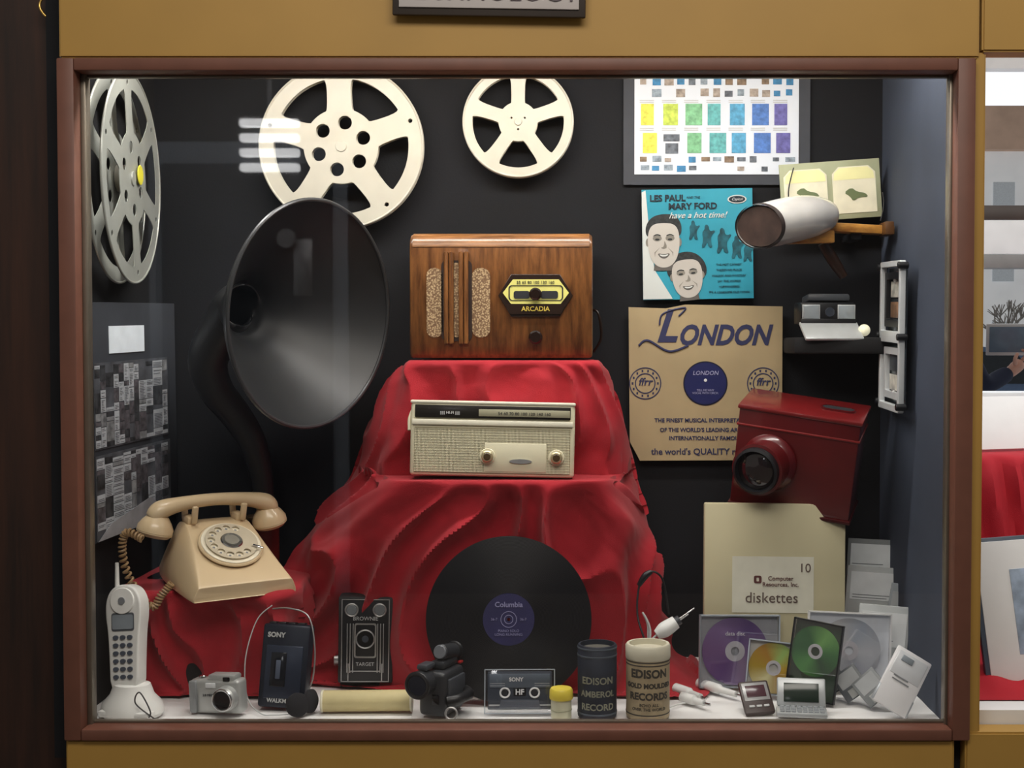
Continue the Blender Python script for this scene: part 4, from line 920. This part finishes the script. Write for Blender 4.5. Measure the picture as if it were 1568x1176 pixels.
t.box('screen_half',(.078,.006,.046),(0,.030,.028),M('mobile_silver','#B4B8BA'),.003,rot=(-25,0,0)); t.box('screen',(.056,.002,.03),(0,.0255,.029),M('mobile_screen','#1f2d26',.15),.0005,rot=(-25,0,0))
# cables / plugs
cb=T('audio_cable'); wht=M('cable_white','#d9dad8',.4)
q=lambda a,b,dz=0,y=None:(G(a,b)+Vector((0,0,.004+dz)))
cb.tube('cord',[q(1000,1110),q(1040,1110),q(1060,1104),q(1085,1100),q(1110,1102)],.0014,wht)
for a,b,c,d in ((1056,1084,1095,1098),(1092,1076,1150,1094),(1066,1098,1100,1108)):
    p0,p1=q(a,b,.006),q(c,d,.006); cb.tube('plug_body',[p0,p0+(p1-p0)*.55,p0+(p1-p0)*.6,p1],[.0085,.0085,.0055,.005],wht,n=14,smooth=False); cb.tube('plug_tip',[p1,p1+(p1-p0).normalized()*.014],.002,chrome,smooth=False)
ad=T('power_adapter')
q0,q1=P(1026,992,.115),P(1056,972,.120)
ad.tube('plug_body',[q0,q0+(q1-q0)*.4,q1],[.008,.013,.011],wht,n=16); 
ad.tube('plug_collar',[q1,q1+(q1-q0)*.2],.008,dgrey,n=16,smooth=False)
for k_ in (-.005,.005): ad.tube('contact',[q1+Vector((k_,0,k_)),q1+Vector((.026+k_,.002,.018+k_))],.0013,chrome,smooth=False)
ad.tube('cord',[q0,P(1014,1000,.11),P(1012,975,.11),P(1004,957,.11),P(1016,985,.105),P(1012,1040,.10),q(1020,1103)],.0018,lgrey)
ad.tube('black_lead',[P(1045,960,.15),P(1035,905,.155),P(1015,893,.155),P(1000,910,.155),P(996,960,.14),P(1010,1010,.12),q(1030,1098)],.0018,black)
ad.tube('black_plug',[P(998,915,.155),P(1008,900,.155),P(1018,893,.155)],[.004,.006,.004],black)
# ---------------------------------------------------------------- lamps
lt_=T('fluorescent_lamp',(0,.10,CT-.03)); lt_.box('housing',(1.2,.06,.02),(0,0,.02),whitep,.003)
em=M('tube_glow','#ffffff',.5,emit=3); lt_.tube('tube',[(-.58,0,0),(.58,0,0)],.012,em,smooth=False)
def area(name,loc,rot,sx,sy,w,col=(1,1,1)):
    l=bpy.data.lights.new(name,'AREA'); l.shape='RECTANGLE'; l.size=sx; l.size_y=sy; l.energy=w; l.color=col
    o=bpy.data.objects.new(name,l); COL.objects.link(o); o.location=loc; o.rotation_euler=[R(a) for a in rot]; return o
area('case_light',(0,.06,CT-.05),(10,0,0),1.25,.06,9,(1,.98,.93))
area('room_light',(0.2,-1.6,2.75),(38,0,0),2.0,.6,28,(1,.94,.85))
area('rear_wall_fill',(-.8,-3.6,2.9),(-35,0,0),1.2,.4,10,(1,.96,.9))  # added fill that brightens the rear wall and door mirrored in the glass
# ---------------------------------------------------------------- room behind/around
rw=M('room_wall','#3f3a36',.9); 
solo_box('wall_south',(-4,-5.0,0),(5,-4.9,2.9),rw)
solo_box('room_floor',(-4,-5,-.02),(5,1.2,0),M('room_floor_tile','#6b6259',.5))
solo_box('wall_west',(-2.6,.02,0),(X(101),.06,2.9),wood_mat('dark_panelling','#1d0e08','#3a1f12',(9,9,.6),.6,4,0))
dw=T('door_1',(-1.62,-4.85,0)); dw.box('slab',(.9,.05,2.3),(0,0,1.15),M('door_grey','#2a2f36',.5),.005); dw.box('frame',(1.06,.03,2.42),(0,-.03,1.21),M('door_frame','#9aa0a8',.5),.005); dw.cyl('lock',.05,.05,(.22,.03,1.9),steel,(-90,0,0)); dw.box('push_plate',(.1,.01,.3),(.30,.03,1.75),steel,.005)
cl=T('ceiling_lamp',(-1.23,-3.7,2.12)); 
for k in range(4): cl.box('louvre',(.26,.05,.035),(.0,0,.065*k),M('diffuser','#ffffff',.5,emit=8),.01)
cl.tube('stem',[(0,0,.2),(0,0,.8)],.01,steel,smooth=False)
bh=T('brass_hook',P(84,10,.0)); bh.tube('hook',[(0,0.02,.03),(-.01,0,.02),(-.02,-.005,0),(-.008,-.005,-.018),(.006,0,-.012),(.008,0,0)],.002,gold)
# ---------------------------------------------------------------- neighbouring case + window
xw=X(1533); fz=Z(1118)
solo_box('floor_side_case',(xw-.02,-.0,F-.05),(2.2,.75,fz),white_cloth)
rx=[(.70),(.80),(.9),(1.0),(1.1),(1.3),(1.5),(1.6),(1.7)]
rws=[[Vector((x if i else .73,y,z)) for i,x in enumerate(rx)] for y,z in ((.62,Z(706,.45)),(.42,Z(706,.42)),(.36,Z(740,.36)),(.30,Z(880,.30)),(.22,Z(1010,.22)),(.12,fz+.03),(.05,fz+.002))]
ri=T('red_tablecloth')
def cloth2():
    nr=len(rws)-1;nc=8;vs=[];nu,nv=90,80
    for j in range(nv+1):
        v=j/nv*nr
        for i in range(nu+1):
            u=i/nu*nc; p=cat([cat(r,u) for r in rws],v); a_=0 if v<1 else .014*ss(1,2.5,v)*(1-ss(5,6,v))
            p.y-=a_*(math.sin(u*9+noise.noise(Vector((u,v,5)))*3)+noise.noise(Vector((u*3,v,2)))); p.z=max(p.z,fz+.002); p.z=min(p.z,rws[0][0].z); vs.append(p)
    mk('cloth',vs,[(j*(nu+1)+i,j*(nu+1)+i+1,(j+1)*(nu+1)+i+1,(j+1)*(nu+1)+i) for j in range(nv) for i in range(nu)],M('red_cloth_2','#B01224',.85,var=.1,scale=14,bump=.3,bscale=900),ri.e,True)
cloth2()
ri.box('riser',(.8,.15,Z(706,.42)-fz-.012),(1.15,.53,(Z(706,.42)+fz)/2-.004),blackm,.003)
c0=P(1600,950,.16); pf=T('framed_photograph',(c0.x+.02,.105,fz+.010),(-11,-4.5,0))
pf.box('frame',(.2,.012,.25),(0,0,.125),M('pf_dark','#4d5868',.4),.002); pf.box('mat',(.184,.004,.236),(0,-.006,.125),paper,.001); pf.box('print',(.10,.002,.14),(0.01,-.0085,.125),M('pf_print','#93a3b8',.5,var=.5,scale=25),.0005)
pp=T('paper_sheet',(P(1600,668,.44).x,.47,Z(706,.42)+.002),(-35,0,20)); pp.box('sheet',(.19,.002,.12),(0,0,.06),paper,.0005)
area('side_case_light',(1.1,.15,1.93),(10,0,0),.7,.08,5,(1,.98,.96))
yw=1.0
def wz_(py): return P(1560,py,yw).z
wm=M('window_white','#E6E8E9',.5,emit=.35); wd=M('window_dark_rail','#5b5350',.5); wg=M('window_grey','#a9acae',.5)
w1=T('window_2',(0,0,0))
def rail(nm,a,b,m,th=.04): w1.box(nm,(1.2,th,wz_(a)-wz_(b)),(1.35,yw,(wz_(a)+wz_(b))/2),m,.003)
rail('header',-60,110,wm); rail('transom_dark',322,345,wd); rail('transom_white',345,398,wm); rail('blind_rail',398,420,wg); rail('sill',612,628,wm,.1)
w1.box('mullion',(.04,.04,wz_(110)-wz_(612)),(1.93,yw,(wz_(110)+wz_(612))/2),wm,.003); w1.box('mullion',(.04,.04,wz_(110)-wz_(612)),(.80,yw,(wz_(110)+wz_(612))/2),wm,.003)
solo_box('wall_north',(.78,yw-.02,0),(1.96,yw+.03,wz_(628)),M('wall_red','#9d3034',.7))
solo_box('street_ground',(-10,1.1,-.06),(40,70,-.02),M('asphalt','#b4b7ba',.9,var=.2,scale=.7))
hs=T('distant_house',(17.3,48,0)); hs.box('walls',(13,4,8.6),(0,0,4.3),M('siding_far','#E4E6E8',.9,var=.06,scale=1,emit=.25),.02)  # far house given a faint glow so its walls look near white
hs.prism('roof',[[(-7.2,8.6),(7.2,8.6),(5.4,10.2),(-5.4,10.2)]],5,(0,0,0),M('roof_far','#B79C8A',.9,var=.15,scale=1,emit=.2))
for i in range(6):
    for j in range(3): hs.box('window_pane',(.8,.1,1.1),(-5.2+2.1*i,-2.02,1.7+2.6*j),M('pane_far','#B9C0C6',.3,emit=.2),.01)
cr=T('parked_car',(4.6,13.5,-.02)); carm=M('car_blue','#5f7ba3',.3,coat=.5)
cr.prism('body',[chaikin([(-2.1,.3),(2.1,.3),(2.15,.75),(1.2,.9),(.7,1.35),(-.9,1.38),(-1.5,.92),(-2.15,.85)],2)],1.6,(0,0,0),carm); 
cr.prism('glasshouse',[[(-1.25,.93),(.95,.92),(.6,1.28),(-.8,1.31)]],1.64,(0,0,0),M('car_glass','#2a333c',.1))
for x_ in(-1.3,1.3):
    for y_2 in(.62,-.82): cr.cyl('wheel',.32,.2,(x_,y_2+.2,.32),black,(90,0,0)); 
random.seed(5)
tre=T('bare_tree',(8.3,22,-.02)); bark=M('bark','#8b8680',.9)
def branch(p,d,L,r,lv):
    q=p+d*L; tre.tube('branch',[p,(p+q)/2+Vector((random.uniform(-.1,.1),0,random.uniform(-.05,.1)))*L*.3,q],[r,r*.8,r*.6],bark,n=6,res=2)
    if lv>0:
        for k_ in range(4):
            nd=(d+Vector((random.uniform(-.9,.9),random.uniform(-.6,.6),random.uniform(-.2,.3)))).normalized(); branch(q,nd,L*.62,r*.55,lv-1)
branch(Vector((0,0,0)),Vector((0,0,1)),1.0,.07,3)
def skinned(t,name,pts,edges,rads,mat,root=0):
    me=bpy.data.meshes.new(name); me.from_pydata(pts,edges,[]); me.materials.append(mat)
    o=bpy.data.objects.new(name,me); COL.objects.link(o); o.parent=t.e
    md=o.modifiers.new('skin','SKIN'); md.use_smooth_shade=True
    sv_=me.skin_vertices[0].data
    for i,r_ in enumerate(rads): sv_[i].radius=(r_,r_) if not isinstance(r_,tuple) else r_; sv_[i].use_root=(i==root)
    s2=o.modifiers.new('sub','SUBSURF'); s2.levels=2; s2.render_levels=2; return o
pe=T('person',(1.83,4.0,-.02)); jac=M('jacket_navy','#1f2740',.8); skn=M('skin','#E0AE9A',.5); trs=M('trousers','#2c2d33',.8)
pts=[(0,0,.92),(0,0,1.12),(0.01,0,1.32),(.01,-.16,1.40),(.14,-.20,1.17),(.285,-.12,1.235),(.01,.16,1.40),(.06,.22,1.14),(.20,.18,1.0),(0.01,0,1.45),
     (0,-.09,.86),(.02,-.10,.48),(0,-.10,.12),(0,.09,.86),(.02,.10,.48),(0,.10,.12)]
ed=[(0,1),(1,2),(2,3),(3,4),(4,5),(2,6),(6,7),(7,8),(2,9),(0,10),(10,11),(11,12),(0,13),(13,14),(14,15)]
skinned(pe,'body_jacket',pts[:10],ed[:9],[(.12,.15),(.115,.14),(.12,.15),.065,.05,.038,.065,.05,.038,.06],jac)
skinned(pe,'legs_trousers',[pts[0]]+pts[10:],[(0,1),(1,2),(2,3),(0,4),(4,5),(5,6)],[.13,.095,.065,.05,.095,.065,.05],trs)
skinned(pe,'head',[(.01,0,1.44),(.02,0,1.52),(.03,0,1.60),(.02,0,1.68)],[(0,1),(1,2),(2,3)],[.055,.065,.088,.075],skn)
pe.sphere('hair',.098,(-.005,0,1.655),M('hair_brown','#3a2a1e',.8),(1.05,.95,.9)); pe.sphere('nose',.014,(.118,0,1.585),skn,(1.2,.7,1))
for sy in(-1,1):
    pe.sphere('ear',.022,(.02,sy*.088,1.58),skn,(.8,.4,1.3)); pe.sphere('eye',.010,(.105,sy*.032,1.61),ink); pe.box('shoe',(.26,.09,.07),(.05,sy*.10,.035),black,.03)
pe.tube('mouth',[(.104,-.025,1.545),(.11,0,1.542),(.104,.025,1.545)],.004,M('lips','#9a5a50'))
w0=Vector((.285,-.12,1.235)); pd_=Vector((.75,.05,.65)).normalized()
palm=w0+pd_*.05
skinned(pe,'hand_palm',[tuple(w0-pd_*.03),tuple(w0+pd_*.02),tuple(palm+pd_*.03)],[(0,1),(1,2)],[.026,.03,.036],skn)
for i_,(oy,L) in enumerate(((-.028,.06),(-.009,.07),(.010,.066),(.028,.05))):
    b0=palm+Vector((0,oy,.0))+pd_*.03; skinned(pe,'finger',[tuple(b0),tuple(b0+pd_*L*.5),tuple(b0+pd_*L*.8+Vector((-.006,0,.016))),tuple(b0+pd_*L*.8+Vector((-.03,0,.026)))],[(0,1),(1,2),(2,3)],[.010,.009,.008,.007],skn)
b0=w0+pd_*.03+Vector((-.01,-.03,.01)); skinned(pe,'thumb',[tuple(b0),tuple(b0+Vector((-.005,-.01,.035))),tuple(b0+Vector((.01,-.005,.06)))],[(0,1),(1,2)],[.012,.010,.008],skn)
pe.box('tablet',(.012,.22,.15),(.31,-.05,1.385),paper,.004,rot=(0,-12,75)); pe.box('tablet_screen',(.003,.19,.12),(.3075,-.0575,1.385),M('screen_far','#7f93a6',.2),.001,rot=(0,-12,75))
# ---------------------------------------------------------------- world
w=bpy.data.worlds.new('world'); scene.world=w; w.use_nodes=True; nt=w.node_tree; bg=nt.nodes['Background']
tc=nt.nodes.new('ShaderNodeTexCoord'); sx=nt.nodes.new('ShaderNodeSeparateXYZ'); nt.links.new(tc.outputs['Generated'],sx.inputs[0])
r=nt.nodes.new('ShaderNodeValToRGB'); r.color_ramp.elements[0].position=.45; r.color_ramp.elements[1].position=.62
r.color_ramp.elements[0].color=(.21,.195,.175,1); r.color_ramp.elements[1].color=(1.0,1.03,1.08,1)
mr=nt.nodes.new('ShaderNodeMapRange'); mr.inputs['From Min'].default_value=-1; mr.inputs['From Max'].default_value=1
nt.links.new(sx.outputs['Y'],mr.inputs['Value']); nt.links.new(mr.outputs[0],r.inputs[0]); nt.links.new(r.outputs[0],bg.inputs[0])
bg.inputs[1].default_value=1.0
